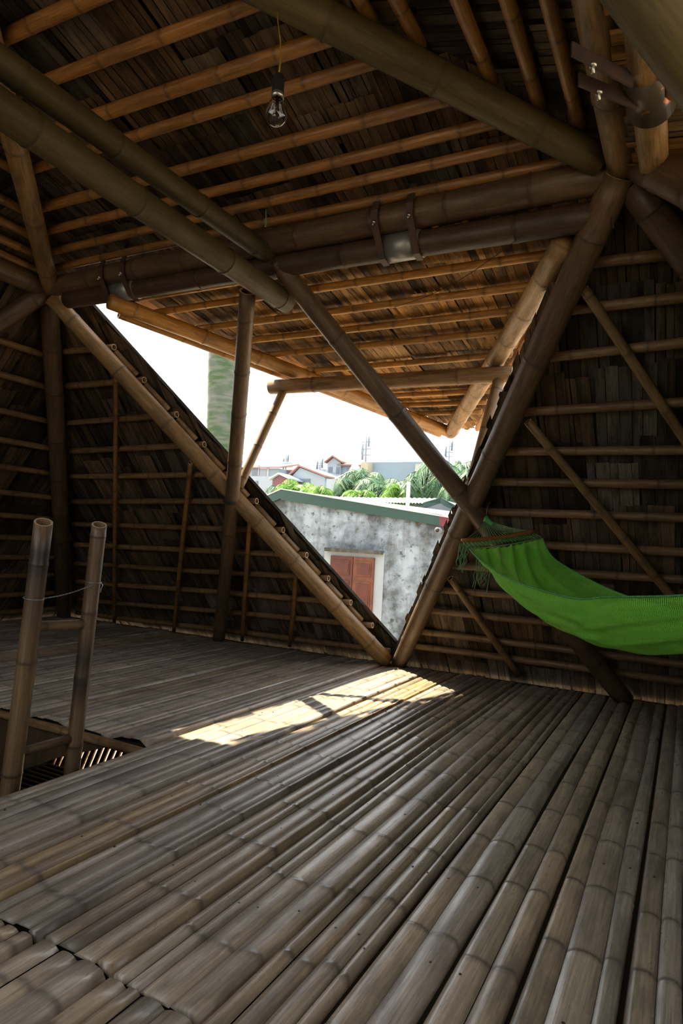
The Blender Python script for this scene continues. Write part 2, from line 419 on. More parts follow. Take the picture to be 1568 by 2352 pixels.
# two inner tie beams ending over the middle of the opening
o = bamboo('bamboo_beam', (0, 2.2, 2.535), (0, -W, 2.60), .068, .076, 'beam', 28, sp=.62, bright=.35, bend=.001)
tag(o, 'thick olive tie beam, lower of the pair coming from the upper left, standing on the two long legs', 'beam')
o = bamboo('bamboo_beam', (0, 2.06, 2.745), (0, -W, 2.71), .056, .062, 'beam', 29, sp=.5, bright=.25, bend=.001)
tag(o, 'darker mossy tie beam lying just above the thick olive one', 'beam')
o = bamboo('bamboo_leg_post', (-.20, 2.06, 2.58), (-1.87, 4.13, .0), .052, .060, 'darkbeam', 30, sp=.42, bright=1.0, burn=[(2.75, .45, .5)])
tag(o, 'upright pale leg from the tie beam end down past the left slope to the floor', 'post')
o = bamboo('bamboo_leg_post', (.05, 2.0, 2.70), (1.89, 4.13, -.0), .058, .068, 'darkbeam', 31, sp=.62, bright=.75, bend=.001)
tag(o, 'slanting leg from the tie beam end across the window and behind the green hammock', 'post')
# corner rafters and V edges
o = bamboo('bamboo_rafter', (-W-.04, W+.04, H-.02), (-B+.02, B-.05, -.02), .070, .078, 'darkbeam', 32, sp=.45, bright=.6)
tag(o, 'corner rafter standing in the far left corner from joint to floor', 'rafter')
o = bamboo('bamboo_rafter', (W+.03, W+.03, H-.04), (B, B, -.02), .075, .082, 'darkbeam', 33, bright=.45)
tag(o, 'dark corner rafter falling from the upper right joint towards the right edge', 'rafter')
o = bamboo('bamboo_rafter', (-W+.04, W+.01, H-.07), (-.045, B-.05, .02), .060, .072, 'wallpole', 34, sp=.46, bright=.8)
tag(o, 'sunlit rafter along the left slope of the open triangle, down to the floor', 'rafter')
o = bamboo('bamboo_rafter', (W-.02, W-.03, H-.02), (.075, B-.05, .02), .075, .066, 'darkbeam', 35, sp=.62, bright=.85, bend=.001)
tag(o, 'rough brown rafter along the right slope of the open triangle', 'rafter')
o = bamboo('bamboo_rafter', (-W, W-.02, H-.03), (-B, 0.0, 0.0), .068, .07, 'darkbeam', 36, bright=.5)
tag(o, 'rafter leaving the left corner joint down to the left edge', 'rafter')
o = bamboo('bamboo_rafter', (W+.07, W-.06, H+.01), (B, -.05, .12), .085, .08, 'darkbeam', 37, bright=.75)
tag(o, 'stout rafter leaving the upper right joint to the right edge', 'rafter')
# close foreground brace top right
q0 = CAM+ray((1512, -6))*1.55; dv = V((B-W, 1.87, -H)).normalized()
o = bamboo('bamboo_leg_post', q0-dv*1.0, q0+dv*1.1, .088, .088, 'beam', 38, sp=.9, bright=1.0)
tag(o, 'very thick pale post passing close overhead in the top right corner', 'post')

# =================================================================== WALL PURLINS
zL = [2.46, 2.20, 1.955, 1.742, 1.53, 1.32, 1.10, .898, .705, .505, .39, .09]
zR = [2.50, 2.33, 2.135, 1.88, 1.665, 1.487, 1.30, 1.10, .92, .722, .543, .342, .20]
def wall_z(q):   # height where a pixel's ray meets the purlin layer of the front wall
    return hit(q, NF, FP[1]+PN)
rowsL = [((115, 812), (205, 805)), ((120, 890), (264, 879)), ((129, 973), (355, 955)), ((135, 1037), (422, 1022)), ((141, 1094), (481, 1090)), ((147, 1151), (515, 1149)), ((145, 1203), (600, 1215)), ((145, 1249), (655, 1272)), ((150, 1292), (675, 1322)), ((150, 1332), (740, 1377)), ((148, 1372), (784, 1427)), ((220, 1413), (850, 1488))]
rowsR = [((1364, 602), (1554, 582)), ((1314, 712), (1568, 682)), ((1264, 822), (1568, 787)), ((1204, 947), (1479, 930)), ((1164, 1037), (1568, 1033)), ((1134, 1107), (1568, 1112)), ((1134, 1177), (1568, 1188)), ((1244, 1250), (1568, 1268)), ((1049, 1300), (1568, 1332)), ((1034, 1357), (1134, 1365)), ((994, 1403), (1214, 1425)), ((974, 1452), (1568, 1525)), ((959, 1485), (1568, 1565))]
nl = len(rowsL)
for i, (a, b) in enumerate(rowsL):
    za, zb = wall_z(a).z, wall_z(b).z
    def P(x, z): bb = z/H*SLL; return V((x, B, 0))+UPF*(bb-PN*NF.z*0)+NF*PN
    z = (za+zb)/2; k = z/H
    xl = -(B-k*(B-W))+.03; xr = -W*k+(.055 if z > .2 else 0)
    pl = lambda x, zz: V((x, (FP[1]+PN-NF.z*zz)/NF.y, zz))
    o = bamboo('bamboo_purlin', pl(xl, za), pl(xr, zb), .024+.003*(i % 2), .026, 'wallpole', 100+i, sp=.34)
    tag(o, '%s purlin from the floor on the thatched slope left of the opening' % ORD[nl-1-i], 'purlin', 'purlins on the slope left of the opening')
nr_ = len(rowsR)
for i, (a, b) in enumerate(rowsR):
    za, zb = wall_z(a).z, wall_z(b).z
    z = za; k = z/H
    xl = W*k-.03; xr = B-k*(B-W)-.02
    xr = min(xr, 3.6)
    zr = za+(zb-za)*(xr-wall_z(a).x)/max(.2, wall_z(b).x-wall_z(a).x)
    zr = za+max(-.03, min(.03, zr-za))
    o = bamboo('bamboo_purlin', pl(xl, za), pl(xr, zr), .027, .030, 'wallpole', 140+i, sp=.36, bright=.3+.4*((i*7) % 5)/5)
    tag(o, '%s purlin from the floor on the thatched slope right of the opening' % ORD[nr_-1-i], 'purlin', 'purlins on the slope right of the opening')
# short pole pieces between the purlin ends along the left slope of the opening
ed0 = V((-W, W, H)); ed1 = V((0, B, 0))
zs_ = [wall_z(b).z for a, b in rowsL]
for i in range(len(zs_)-2):
    z0, z1 = zs_[i]-.032, zs_[i+1]+.032
    if z0-z1 < .04: continue
    f = lambda z: V((-W*z/H+.018, (FP[1]+PN-.005-NF.z*z)/NF.y, z))
    o = bamboo('bamboo_spacer', f(z0), f(z1), .029, .029, 'wallpole', 170+i, sp=.3, bright=.5)
    tag(o, 'short bamboo piece between the %s and %s purlin ends down the left slope edge' % (ORD[nl-1-i], ORD[nl-2-i]), 'bamboo spacer', 'short pieces along the left slope edge')
# battens on the left slope
for i, (a, b) in enumerate([((266, 862), (262, 1430)), ((438, 1062), (399, 1452)), ((573, 1195), (556, 1470)), ((680, 1308), (665, 1483))]):
    p = shift(FP, PN-.055)
    o = bamboo('bamboo_batten', hit(a, *p), hit(b, *p), .019+.002*(i == 1), .019, 'purlin', 180+i, sp=.3, bright=.35)
    tag(o, ['longest upright batten on the left thatched slope, nearest the far corner', 'second upright batten on the left slope, between corner and pale leg', 'upright batten just right of the pale leg\'s foot', 'shortest upright batten, lowest under the sunlit rafter'][i], 'batten', 'upright battens on the left slope')
# braces on the right slope
for i, (a, b, e) in enumerate([((1340, 663), (1568, 1000), .55), ((1212, 968), (1525, 1350), .3), ((1034, 1328), (1190, 1550), 0), ((1300, 1440), (1420, 1590), 0)]):
    p = shift(FP, PN-.06); A_, B_ = hit(a, *p), hit(b, *p); d_ = (B_-A_)
    if i == 3: A_ = A_-d_*1.6
    B_ = B_+d_*e
    B_.z = max(B_.z, .01)
    o = bamboo('bamboo_brace', A_, B_, .026, .029, 'wallpole', 190+i, sp=.34, bright=.5, open0=True)
    tag(o, ['uppermost slanting brace on the right slope, running out of the frame', 'long slanting brace down the middle of the right slope to behind the hammock', 'short slanting brace left below the hammock, reaching the floor', 'slanting brace beside the dark leg foot below the hammock'][i], 'brace', 'slanting braces on the right slope')

# =================================================================== THATCHED WALLS
def wall_poly(pts): return pts
def ccw(p):
    s = sum(p[i][0]*p[(i+1) % len(p)][1]-p[(i+1) % len(p)][0]*p[i][1] for i in range(len(p)))
    return p if s > 0 else p[::-1]
TN = PN+.03
base = -.38
names = {0: ('wall_front_left', 'wall_front_right'), 1: ('wall_right_near', 'wall_right_far'), 2: ('wall_back_left', 'wall_back_right'), 3: ('wall_left_near', 'wall_left_far')}
for k in range(4):
    O = face_pt(k, 0, 0, TN); ax = dirr(k, V((1, 0, 0))); up = dirr(k, UPF); nn = dirr(k, NF)
    leftp = ccw([(-B-.42, base), (.05, base), (.03, .05), (-W+.14, SLL-.10), (-W+.02, SLL+.06), (-W-.24, SLL)])
    rightp = ccw([(-.06, base), (B+.42, base), (W+.22, SLL), (W-.13, SLL+.02), (-.04, .02)])
    if k == 0:
        structure(thatch(names[k][0], O, ax, up, nn, [leftp], 'thatch', seed=40, ragged=.035, course=.5))
        structure(thatch(names[k][1], O, ax, up, nn, [rightp], 'thatch', seed=41, ragged=.02, course=.5))
    elif k == 3:
        structure(thatch('wall_left', O, ax, up, nn, [ccw([(-B-.42, base), (B+.42, base), (W+.22, SLL), (-W-.22, SLL)])], 'thatch', seed=42, course=.5))
    else:
        structure(thatch(names[k][0], O, ax, up, nn, [leftp], 'thatch', seed=43+k, course=.3, wr=(.06, .12)))
        structure(thatch(names[k][1], O, ax, up, nn, [rightp], 'thatch', seed=47+k, course=.3, wr=(.06, .12)))
# left wall purlins
for i, z in enumerate([2.42, 2.21, 1.965, 1.755, 1.545, 1.33, 1.125, .92, .72, .52, .30, .1]):
    k = z/H; yy = B-k*(B-W)
    f = lambda y, z: V((-(B-k*(B-W))-PN*.78, y, z))
    o = bamboo('bamboo_purlin', f(yy-.02, z), f(max(W*k*.55+.2, yy-2.4), z), .026, .028, 'wallpole', 210+i, sp=.34, bright=.45)
    tag(o, '%s purlin down the thatched wall at the left edge, beyond the corner rafter' % ORD[i], 'purlin', 'purlins on the left wall')

# =================================================================== ROOF
NRF = V((0, PK-H, W)).normalized()      # outward of the front roof plane
RF = (NRF, NRF.dot(V((0, W, H))))
rp = shift(RF, .075)
rows = [((0, 95), (200, 5)), ((95, 192), (600, 0)), ((195, 272), (784, 75)), ((270, 325), (890, 130)), ((370, 400), (1094, 205)), ((440, 447), (1209, 260)), ((495, 490), (1324, 300)), ((550, 525), (1389, 350))]
ysR = []
for i, (a, b) in enumerate(rows):
    A_, B_ = hit(a, *rp), hit(b, *rp); y = (A_.y+B_.y)/2; ysR.append(y)
    z = (rp[1]-NRF.y*y)/NRF.z
    sl = (B_.z-A_.z)/(B_.x-A_.x); sy = (B_.y-A_.y)/(B_.x-A_.x)
    r_ = [.034, .030, .033, .028, .030, .027, .026, .026][i]
    o = bamboo('bamboo_purlin', (-y+.03, y-sy*y, z-sl*y), (y-.02, y+sy*y, z+sl*y), r_, r_*1.05, 'purlin', 230+i, sp=.33, bright=.35 if i == 7 else .5)
    tag(o, '%s ceiling purlin counted up from the ring beam, over the front of the room' % ORD[7-i], 'purlin', 'ceiling purlins over the front')
for k, cnt, nm in ((3, 7, 'left'), (1, 7, 'right')):
    for i, y in enumerate(ysR[1:] if k == 3 else ysR[:7]+[1.9]):
        y = y+.03
        z = (rp[1]-NRF.y*y)/NRF.z
        e = y-.03
        if k == 3 : a, b = (e, y, z), (max(-y, -1.0), y, z)
        else: a, b = (-e, y, z), (e*.9, y, z)
        o = bamboo('bamboo_purlin', rot(k, a), rot(k, b), .028, .030, 'purlin', 250+k*10+i, sp=.33, bright=.4)
        tag(o, '%s purlin outward under the %s roof slope, beyond the hip rafter' % (ORD[i], nm), 'purlin', 'purlins under the %s roof slope' % nm)
RSL = math.hypot(W, PK-H); UPR = V((0, -W, PK-H))/RSL
for k, nm in ((0, 'ceiling_front'), (1, 'ceiling_right'), (2, 'ceiling_back'), (3, 'ceiling_left')):
    O = rot(k, V((0, W, H))+NRF*.105)
    structure(thatch(nm, O, dirr(k, V((1, 0, 0))), dirr(k, UPR), dirr(k, NRF), [ccw([(-W-.27, -.09), (W+.27, -.09), (.18, RSL+.03), (-.18, RSL+.03)])], 'thatch', seed=60+k, course=.42, wr=(.03, .065)))

# =================================================================== AWNING (one hinged flap)
def awning(k, full=True):
    tip = V((0, 5.412, 2.288)); pl_ = plane3((-W, W, H-.2), (W, W, H-.2), tip)
    n_ = pl_[0] if pl_[0].z > 0 else -pl_[0]; d_ = n_.dot(tip)
    zz = lambda y, off=0: (d_+off-n_.y*y)/n_.z
    base_ = rot(k, (0, 2.05, zz(2.05)))
    root = empty('awning_flap', base_, 'triangular thatched awning flap propped open outward above the window opening' if k == 0 else 'thatched awning flap propped open outside the right hand slope', 'awning')
    pt = lambda x, y, off=0: rot(k, V((x, y, zz(y, off))))
    # edge rafters
    y0_ = 1.93 if k == 0 else 2.35
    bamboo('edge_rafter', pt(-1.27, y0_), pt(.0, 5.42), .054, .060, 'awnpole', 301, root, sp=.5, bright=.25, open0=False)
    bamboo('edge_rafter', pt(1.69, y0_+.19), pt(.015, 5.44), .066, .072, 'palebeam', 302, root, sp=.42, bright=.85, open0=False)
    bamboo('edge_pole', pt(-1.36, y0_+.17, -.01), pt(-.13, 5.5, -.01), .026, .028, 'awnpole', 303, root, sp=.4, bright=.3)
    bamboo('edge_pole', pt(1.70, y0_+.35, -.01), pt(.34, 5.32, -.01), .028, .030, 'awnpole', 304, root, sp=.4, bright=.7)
    ys = [2.10, 2.33, 2.65, 2.95, 3.25, 3.66, 4.04, 4.44, 4.74, 5.03] if k == 0 else [2.2, 2.8, 3.4, 4.0, 4.6]
    for i, y in enumerate(ys):
        t = (y-1.95)/3.6
        xl, xr = -1.36+t*1.28, 1.84-t*1.62
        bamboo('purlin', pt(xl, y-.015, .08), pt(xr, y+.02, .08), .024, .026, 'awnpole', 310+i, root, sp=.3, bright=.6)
    up = rot(k, V((0, 1, -n_.y/n_.z))).normalized()
    O = rot(k, V((0, 1.95, zz(1.95, .112))))
    ax = dirr(k, V((1, 0, 0))); nn = dirr(k, n_)
    poly = ccw([(-1.44 if k == 0 else -2.0, .06), (1.85, .06), (.66, 2.98), (.28, 3.68), (.08, 3.90), (-.14, 3.66)])
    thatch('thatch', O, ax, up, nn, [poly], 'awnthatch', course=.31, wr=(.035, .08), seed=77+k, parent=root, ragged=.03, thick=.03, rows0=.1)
    return root, pt, zz
aw, apt, azz = awning(0)
awning(1)
o = bamboo('bamboo_beam', apt(-.93, 3.42, -.125), apt(1.12, 3.52, -.125), .062, .060, 'palebeam', 330, sp=.55, bright=.75)
tag(o, 'thick round cross pole lying under the awning on its two props', 'beam')
ct = apt(-.80, 3.42, -.17)
o = bamboo('bamboo_prop', ct, (-.93, 3.06, 1.44), .034, .036, 'wallpole', 331, sp=.34, bright=.6)
tag(o, 'thin prop from the left end of the cross pole down to the left slope', 'prop')
ct = apt(1.02, 3.51, -.17)
o = bamboo('bamboo_prop', ct, (.93, 3.14, 1.33), .042, .046, 'palebeam', 332, sp=.33, bright=.6)
tag(o, 'pale jointed prop from the right end of the cross pole to the right slope', 'prop')

# =================================================================== STEEL CLAMPS
def strap(name, path, across, w, t, parent):   # flat bar bent along path
    path = [V(p) for p in path]; ac = V(across).normalized(); vs, fs = [], []
    for i, p in enumerate(path):
        d = path[min(i+1, len(path)-1)]-path[max(i-1, 0)]; n = d.cross(ac).normalized()
        for a, b in ((-1, -1), (1, -1), (1, 1), (-1, 1)): vs.append(p+ac*(a*w/2)+n*(b*t/2))
    for i in range(len(path)-1):
        for s in range(4):
            a, b = i*4+s, i*4+(s+1) % 4; fs.append((a, b, b+4, a+4))
    fs.append((3, 2, 1, 0)); q = (len(path)-1)*4; fs.append((q, q+1, q+2, q+3))
    return obj(name, vs, fs, M['darksteel'], parent, smooth=False)
def bolt(p, d, parent, r=.011, l=.03):
    p, d = V(p), V(d).normalized()
    c = cyl('bolt', p-d*.01, p+d*l, r*.5, M['bolt'], parent, 8)
    cyl('nut', p, p+d*.012, r, M['bolt'], c, 6)
def clampf(xc, r, half, yh, zh, lab):
    root = empty('steel_clamp', (xc, yh, zh-r), lab, 'clamp', 'steel clamps on the ring')
    tube('sleeve', [V((xc-half*1.15, yh, zh)), V((xc+half*1.15, yh, zh))], r, M['steel'], root, 24)
    for s in (-1, 1):
        x = xc+s*half
        yr, zr = W, H+.0
        pth = [(x, yh+.02, zh-r-.006), (x, yh-.045, zh-r+.004), (x, yh-.085, zh-.02), (x, yr-.095, zr-.05), (x, yr-.10, zr+.02), (x, yr-.07, zr+.10), (x, yr-.06, zr+.16)]
        strap('strap', pth, (1, 0, 0), .038, .008, root)
        bolt((x, yr-.10, zr-.045), (0, -.6, -.8), root)
clampf(.85, .077, .10, 2.036, 2.678, 'steel sleeve clamp with bolted straps right of the middle of the hinge beam')
clampf(-1.21, .068, .10, 2.01, 2.70, 'steel sleeve clamp with bolted straps near the left end of the hinge beam')
root = empty('steel_clamp', (2.11, 1.30, 2.65), 'rust spotted steel sleeve with two long straps on the paired poles at right', 'clamp', None)
m_, nt, bs = mat('rust_spotted_steel'); tc = N(nt, 'ShaderNodeTexCoord'); vn = N(nt, 'ShaderNodeTexNoise', Scale=28.0, Detail=2.0); L(nt, tc.outputs['Object'], vn.inputs['Vector'])
L(nt, ramp(nt, vn.outputs[0], [(.62, (.085, .07, .05)), (.68, (.45, .14, .02))]), bs.inputs['Base Color']); bs.inputs['Metallic'].default_value = .4; bs.inputs['Roughness'].default_value = .32
tube('sleeve', [V((2.11, 1.40, 2.72)), V((2.11, 1.19, 2.72))], .083, m_, root, 28)
for qa, qb in (((1452, 186), (1312, 112)), ((1462, 238), (1328, 182))):
    za_ = hit(qa, (0, 0, 1), 2.66); zb_ = hit(qb, (0, 0, 1), 2.70); dd_ = (zb_-za_); c_ = (za_+zb_)/2; sd_ = dd_.normalized()
    sx_ = sd_.cross(V((0, 0, 1))).normalized(); vs, fs = [], []
    boxm(vs, fs, c_, dd_/2, sx_*.004, V((0, 0, .024))); obj('strap', vs, fs, M['darksteel'], root, smooth=False)
    bolt(c_+dd_*.15+V((0, 0, -.01)), (0, 0, -1), root, .013, .035)

# =================================================================== LIGHT BULB
def lathe(name, prof, c, material, parent=None, seg=28, smooth=True):
    c = V(c); vs, fs = [], []
    for (r, z) in prof:
        for s in range(seg): a = 2*math.pi*s/seg; vs.append(c+V((r*math.cos(a), r*math.sin(a), z)))
    for i in range(len(prof)-1):
        for s in range(seg): a, b = i*seg+s, i*seg+(s+1) % seg; fs.append((a, b, b+seg, a+seg))
    return obj(name, vs, fs, material, parent, c if parent is None else None, smooth=smooth)
bt = CAM+ray((633, 289))*2.02       # bottom of the glass
bulb = empty('hanging_light_bulb', bt, 'clear glass bulb hanging on a yellow cord from the hip rafter', 'light bulb')
gm, nt, bs = mat('clear_glass'); bs.inputs['Transmission Weight'].default_value = 1; bs.inputs['Roughness'].default_value = 0; bs.inputs['IOR'].default_value = 1.45
prof = [(.0005, 0), (.010, .0012), (.020, .006), (.029, .015), (.034, .027), (.035, .038), (.032, .052), (.026, .066), (.020, .079), (.0165, .090), (.0155, .102)]
inner = [(max(.0003, r-.0009), z+(.0009 if r < .03 and z < .03 else 0)) for r, z in prof][::-1]
lathe('glass', prof+inner, bt, gm, bulb, 32)
sm = plain('black_bakelite', (.012, .014, .014), .35); lathe('socket', [(.0001, .098), (.019, .098), (.020, .104), (.0185, .112), (.0185, .150), (.015, .160), (.006, .168), (.0001, .170)], bt, sm, bulb)
lathe('collar', [(.0165, .088), (.0195, .088), (.0195, .103), (.0165, .103)], bt, M['bolt'], bulb)
fm_ = plain('pale_glass_stem', (.5, .55, .42), .25)
tube('filament_stem', [bt+V((0, 0, .10)), bt+V((0, 0, .062)), bt+V((0, 0, .050))], [.006, .0045, .002], fm_, bulb, 8)
tube('filament', [bt+V((math.cos(a)*.013, math.sin(a)*.013, .046+.014*(i % 2))) for i, a in enumerate([j*.8 for j in range(8)])], .0007, M['bolt'], bulb, 5)
ym = plain('yellow_cable', (.45, .27, .015), .5)
hp = CAM+ray((645, 15))*2.45; tq = (hp-bt); top = V((.82, .81, 3.08))
tube('cord', [bt+V((0, 0, .168))+(top-bt-V((0, 0, .168)))*t+V((0, 0, 0))*0+_r*(.006*math.sin(t*5)) for t in [i/14 for i in range(15)]], .0024, ym, bulb, 8)

# =================================================================== LADDER
lad = empty('bamboo_ladder', (-.2, .82, -.3), 'bamboo ladder poking up through the floor hatch at the left edge', 'ladder')
def yplane(q, y): return hit(q, (0, 1, 0), y)
a0, a1 = yplane((100, 1199), .68), yplane((20, 1812), .68); b0, b1 = yplane((228, 1205), .95), yplane((167, 1765), .95)
a2 = a1+(a1-a0)*1.3; b2 = b1+(b1-b0)*1.3
bamboo('rail', a0, a2, .038, .043, 'ladder', 401, lad, sp=.42, bright=.5, burn=[(.16, .11, 1.2), (.33, .07, .6)], slant=V((.8, -.6, 0)), sides=28, bend=.004)
bamboo('rail', b0, b2, .0335, .036, 'ladder', 404, lad, sp=.36, bright=.55, burn=[(.60, .04, 1.2), (.74, .07, 1.25)], slant=V((.8, -.6, 0)), sides=28, bend=.004)
def onrail(p, q, z): t = (z-p.z)/(q.z-p.z); return p+(q-p)*t
for z1, z2 in ((.615, .61), (.075, .095), (-.47, -.45)):
    pa, pb = onrail(a0, a2, z1), onrail(b0, b2, z2); dd = (pb-pa).normalized()
    bamboo('rung', pa, pb-dd*.008, .021, .022, 'ladder', 410+int(z1*10), lad, sp=.2, bright=.55, sides=18)
# twisted wire between the rails
def ringpts(c, ax, r, n=18, f=1.0):
    x, y = frame(ax); return [c+x*(math.cos(2*math.pi*i/n*f)*r)+y*(math.sin(2*math.pi*i/n*f)*r) for i in range(n+1)]
za, zb = .735, .80
ca, cb = onrail(a0, a2, za), onrail(b0, b2, zb)
wre = empty('tie_wire', ca, 'thin grey wire twisted around and between the two ladder rails', 'wire')
tube('wire_loop', ringpts(ca, a2-a0, .0415), .0016, M['wire'], wre, 6); tube('wire_loop', ringpts(cb, b2-b0, .0375), .0016, M['wire'], wre, 6)
toc = (CAM-ca).normalized()*.03; toc.z = 0
pp, p2 = [], []
for i in range(41):
    t = i/40; c = ca+(cb-ca)*t+V((.035*(1-t)+.03*t, 0, -.012*math.sin(math.pi*t))); a = t*60*(1 if .15 < t < .85 else .4)
    pp.append(c+V((math.cos(a), 0, math.sin(a)))*.002); p2.append(c-V((math.cos(a), 0, math.sin(a)))*.002)
tube('wire_twist', pp, .0012, M['wire'], wre, 5); tube('wire_twist', p2, .0012, M['wire'], wre, 5)
e_ = cb+V((.034, .012, 0)); tube('wire_tail', [e_, e_+V((.006, .01, -.012)), e_+V((0, .006, -.03)), e_+V((.005, .0, -.045))], .0014, M['wire'], wre, 5)

# hatch rim and what is seen below
o = bamboo('bamboo_pole', (HX0-.1, HY1+.01, -.045), (HX1+.02, HY1-.005, -.045), .023, .024, 'palebeam', 420, sp=.33, bright=.6)
tag(o, 'slim round pole along the far rim of the floor hatch', 'pole')
o = box('floor_joist', (HX0-.3, HY1-.0, -.30), (HX1+.3, HY1+.06, -.075), M['darkbeam']) if False else None
vs = []; q_ = [(-1.7, -.07), (-.33, -.07), (-.676, -.19), (-1.07, -.36), (-1.7, -.66)]
for y_ in (HY1+.01, HY1+.06): vs += [V((x_, y_, z_)) for x_, z_ in q_]
fs = [(0, 1, 2, 3, 4), (9, 8, 7, 6, 5)]+[(k, k+5, (k+1) % 5+5, (k+1) % 5) for k in range(5)]
o = obj('floor_joist', vs, fs, M['darkbeam'], None, (-.75, HY1+.03, -.3), uvs=[(v_.x*.3, v_.z) for v_ in vs], tint=[(.4, 0, 0)]*10, smooth=False)
tag(o, 'dark plank joist under the far rim of the hatch', 'joist')
vs, fs = [], []
boxm(vs, fs, (HX0-.03, .74, -.21), (.03, 0, 0), (0, .62, 0), (0, 0, .13)); o = obj('floor_joist', vs, fs, M['darkbeam'], None, (HX0-.03, .74, -.34), uvs=[(0, 0)]*8, tint=[(.5, 0, 0)]*8, smooth=False)
tag(o, 'dark plank joist closing the left side of the hatch', 'joist')
# lower storey: pole floor, dark walls added to shade the hatch interior, slatted screen
lf = empty('lower_deck', (-2, 1.5, -1.75), 'dark round pole deck seen down through the hatch', 'deck')
for i in range(40):
    bamboo('deck_pole', (-4.15, .55+i*.09, -1.7), (-.2, .55+i*.09, -1.7), .036, .038, 'darkbeam', 430+i, lf, sp=.5, sides=8, bright=.5)
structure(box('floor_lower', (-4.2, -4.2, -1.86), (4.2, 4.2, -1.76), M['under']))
for nm, lo_, hi_ in (('shade_wall_lower_left', (-4.3, -4.3, -2.7), (-4.2, 4.3, -.09)), ('shade_wall_lower_right', (4.2, -4.3, -2.7), (4.3, 4.3, -.09)), ('shade_wall_lower_back', (-4.3, -4.3, -2.7), (4.3, -4.2, -.09)), ('shade_wall_lower_front_left', (-4.3, 4.2, -2.7), (-4.25, 4.3, -.09)), ('shade_wall_lower_front_right', (-.9, 4.2, -2.7), (4.3, 4.3, -.09))):
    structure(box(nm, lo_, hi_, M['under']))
sc_ = empty('slatted_screen', (-1.6, 3.8, -1.7), 'screen of slanted bamboo slats with daylight between, seen down through the hatch', 'screen')
for i in range(36):
    x = -4.3+i*.09
    bamboo('slat', (x-.35, 4.15, -1.72), (x+.35, 4.15, -.12), .030, .030, 'purlin', 470+i, sc_, sp=.4, sides=8, bright=.7)

# =================================================================== HAMMOCK
hb = []
N0 = hit((1060, 1243), (0, 1, 0), 2.72); N1 = hit((1229, 1221), (0, 1, 0), 3.17)
hk = V((1.075, 3.08, 1.235)); hk = hit((1117, 1183), (0, 1, 0), 3.05)
ham = empty('hammock', (2.12, 2.12, .6), 'bright green net hammock slung from the right slope, fringe hanging at its wooden spreader', 'hammock')
mir = lambda p: V((p.y, p.x, p.z))
wood = fibre_mat('orange_varnished_wood', (.45, .17, .04), (.30, .10, .02), (.10, .04, .015), rough=(.25, .4), blotch=.2)
def bar(a, b):
    d = b-a; pts = [a+d*t+V((0, 0, -.014*math.sin(math.pi*t)+.005)) for t in [i/12 for i in range(13)]]
    rr = [.010]+[.0135]*11+[.010]
    o = tube('spreader_bar', pts, rr, wood, ham, 12)
    n = len(o.data.vertices); a_ = o.data.color_attributes.new('tint', 'FLOAT_COLOR', 'POINT'); a_.data.foreach_set('color', [.6, 0, 0, 1]*n)
    u = o.data.uv_layers.new(name='UVMap'); return o
bar(N0, N1); bar(mir(N1), mir(N0))
# net material
nm_, nt, bs = mat('green_net'); uv = N(nt, 'ShaderNodeUVMap'); uv.uv_map = 'UVMap'
sx = N(nt, 'ShaderNodeSeparateXYZ'); L(nt, uv.outputs[0], sx.inputs[0])
def wv(a, b, fr):
    s = math_(nt, 'ADD', math_(nt, 'MULTIPLY', sx.outputs[0], a), math_(nt, 'MULTIPLY', sx.outputs[1], b))
    return math_(nt, 'SINE', math_(nt, 'MULTIPLY', s, fr))
w1 = wv(1, 1.0, 2*math.pi/.0135); w2 = wv(1, -1.0, 2*math.pi/.0135)
hole = math_(nt, 'GREATER_THAN', math_(nt, 'MULTIPLY', w1, w2), .30)
pos = math_(nt, 'GREATER_THAN', math_(nt, 'ADD', w1, w2), 1.0)
hole = math_(nt, 'MULTIPLY', hole, math_(nt, 'ADD', pos, math_(nt, 'LESS_THAN', math_(nt, 'ADD', w1, w2), -1.0)))
nz = N(nt, 'ShaderNodeTexNoise', Scale=7.0, Detail=4.0); 
mpz = N(nt, 'ShaderNodeMapping'); mpz.inputs['Scale'].default_value = (.6, 2.0, 1); L(nt, uv.outputs[0], mpz.inputs[0]); L(nt, mpz.outputs[0], nz.inputs['Vector'])
nz2 = N(nt, 'ShaderNodeTexNoise', Scale=260.0, Detail=2.0); L(nt, uv.outputs[0], nz2.inputs['Vector'])
gc = ramp(nt, math_(nt, 'ADD', math_(nt, 'MULTIPLY', nz.outputs[0], .5), math_(nt, 'MULTIPLY', nz2.outputs[0], .5)), [(.35, (.15, .62, .04)), (.65, (.32, .88, .10))])
L(nt, gc, bs.inputs['Base Color']); bs.inputs['Roughness'].default_value = .75
tl_ = N(nt, 'ShaderNodeBsdfTranslucent'); L(nt, gc, tl_.inputs[0]); mx = N(nt, 'ShaderNodeMixShader'); mx.inputs[0].default_value = .12
tr = N(nt, 'ShaderNodeBsdfTransparent'); mx2 = N(nt, 'ShaderNodeMixShader')
L(nt, bs.outputs[0], mx.inputs[1]); L(nt, tl_.outputs[0], mx.inputs[2]); L(nt, hole, mx2.inputs[0]); L(nt, mx.outputs[0], mx2.inputs[1]); L(nt, tr.outputs[0], mx2.inputs[2])
L(nt, mx2.outputs[0], nt.nodes['Material Output'].inputs[0])
solidg = plain('green_cord', (.10, .42, .09), .7, c2=(.05, .25, .08), scale=90)
paleg = plain('pale_green_cord', (.20, .36, .16), .7, c2=(.10, .2, .1), scale=90)
def crv(pts, t):   # catmull-rom
    n = len(pts)-1; f = t*n; i = min(n-1, int(f)); u = f-i
    p = [pts[max(0, i-1)], pts[i], pts[i+1], pts[min(n, i+2)]]
    return .5*((2*p[1])+(-p[0]+p[2])*u+(2*p[0]-5*p[1]+4*p[2]-p[3])*u*u+(-p[0]+3*p[1]-3*p[2]+p[3])*u**3)
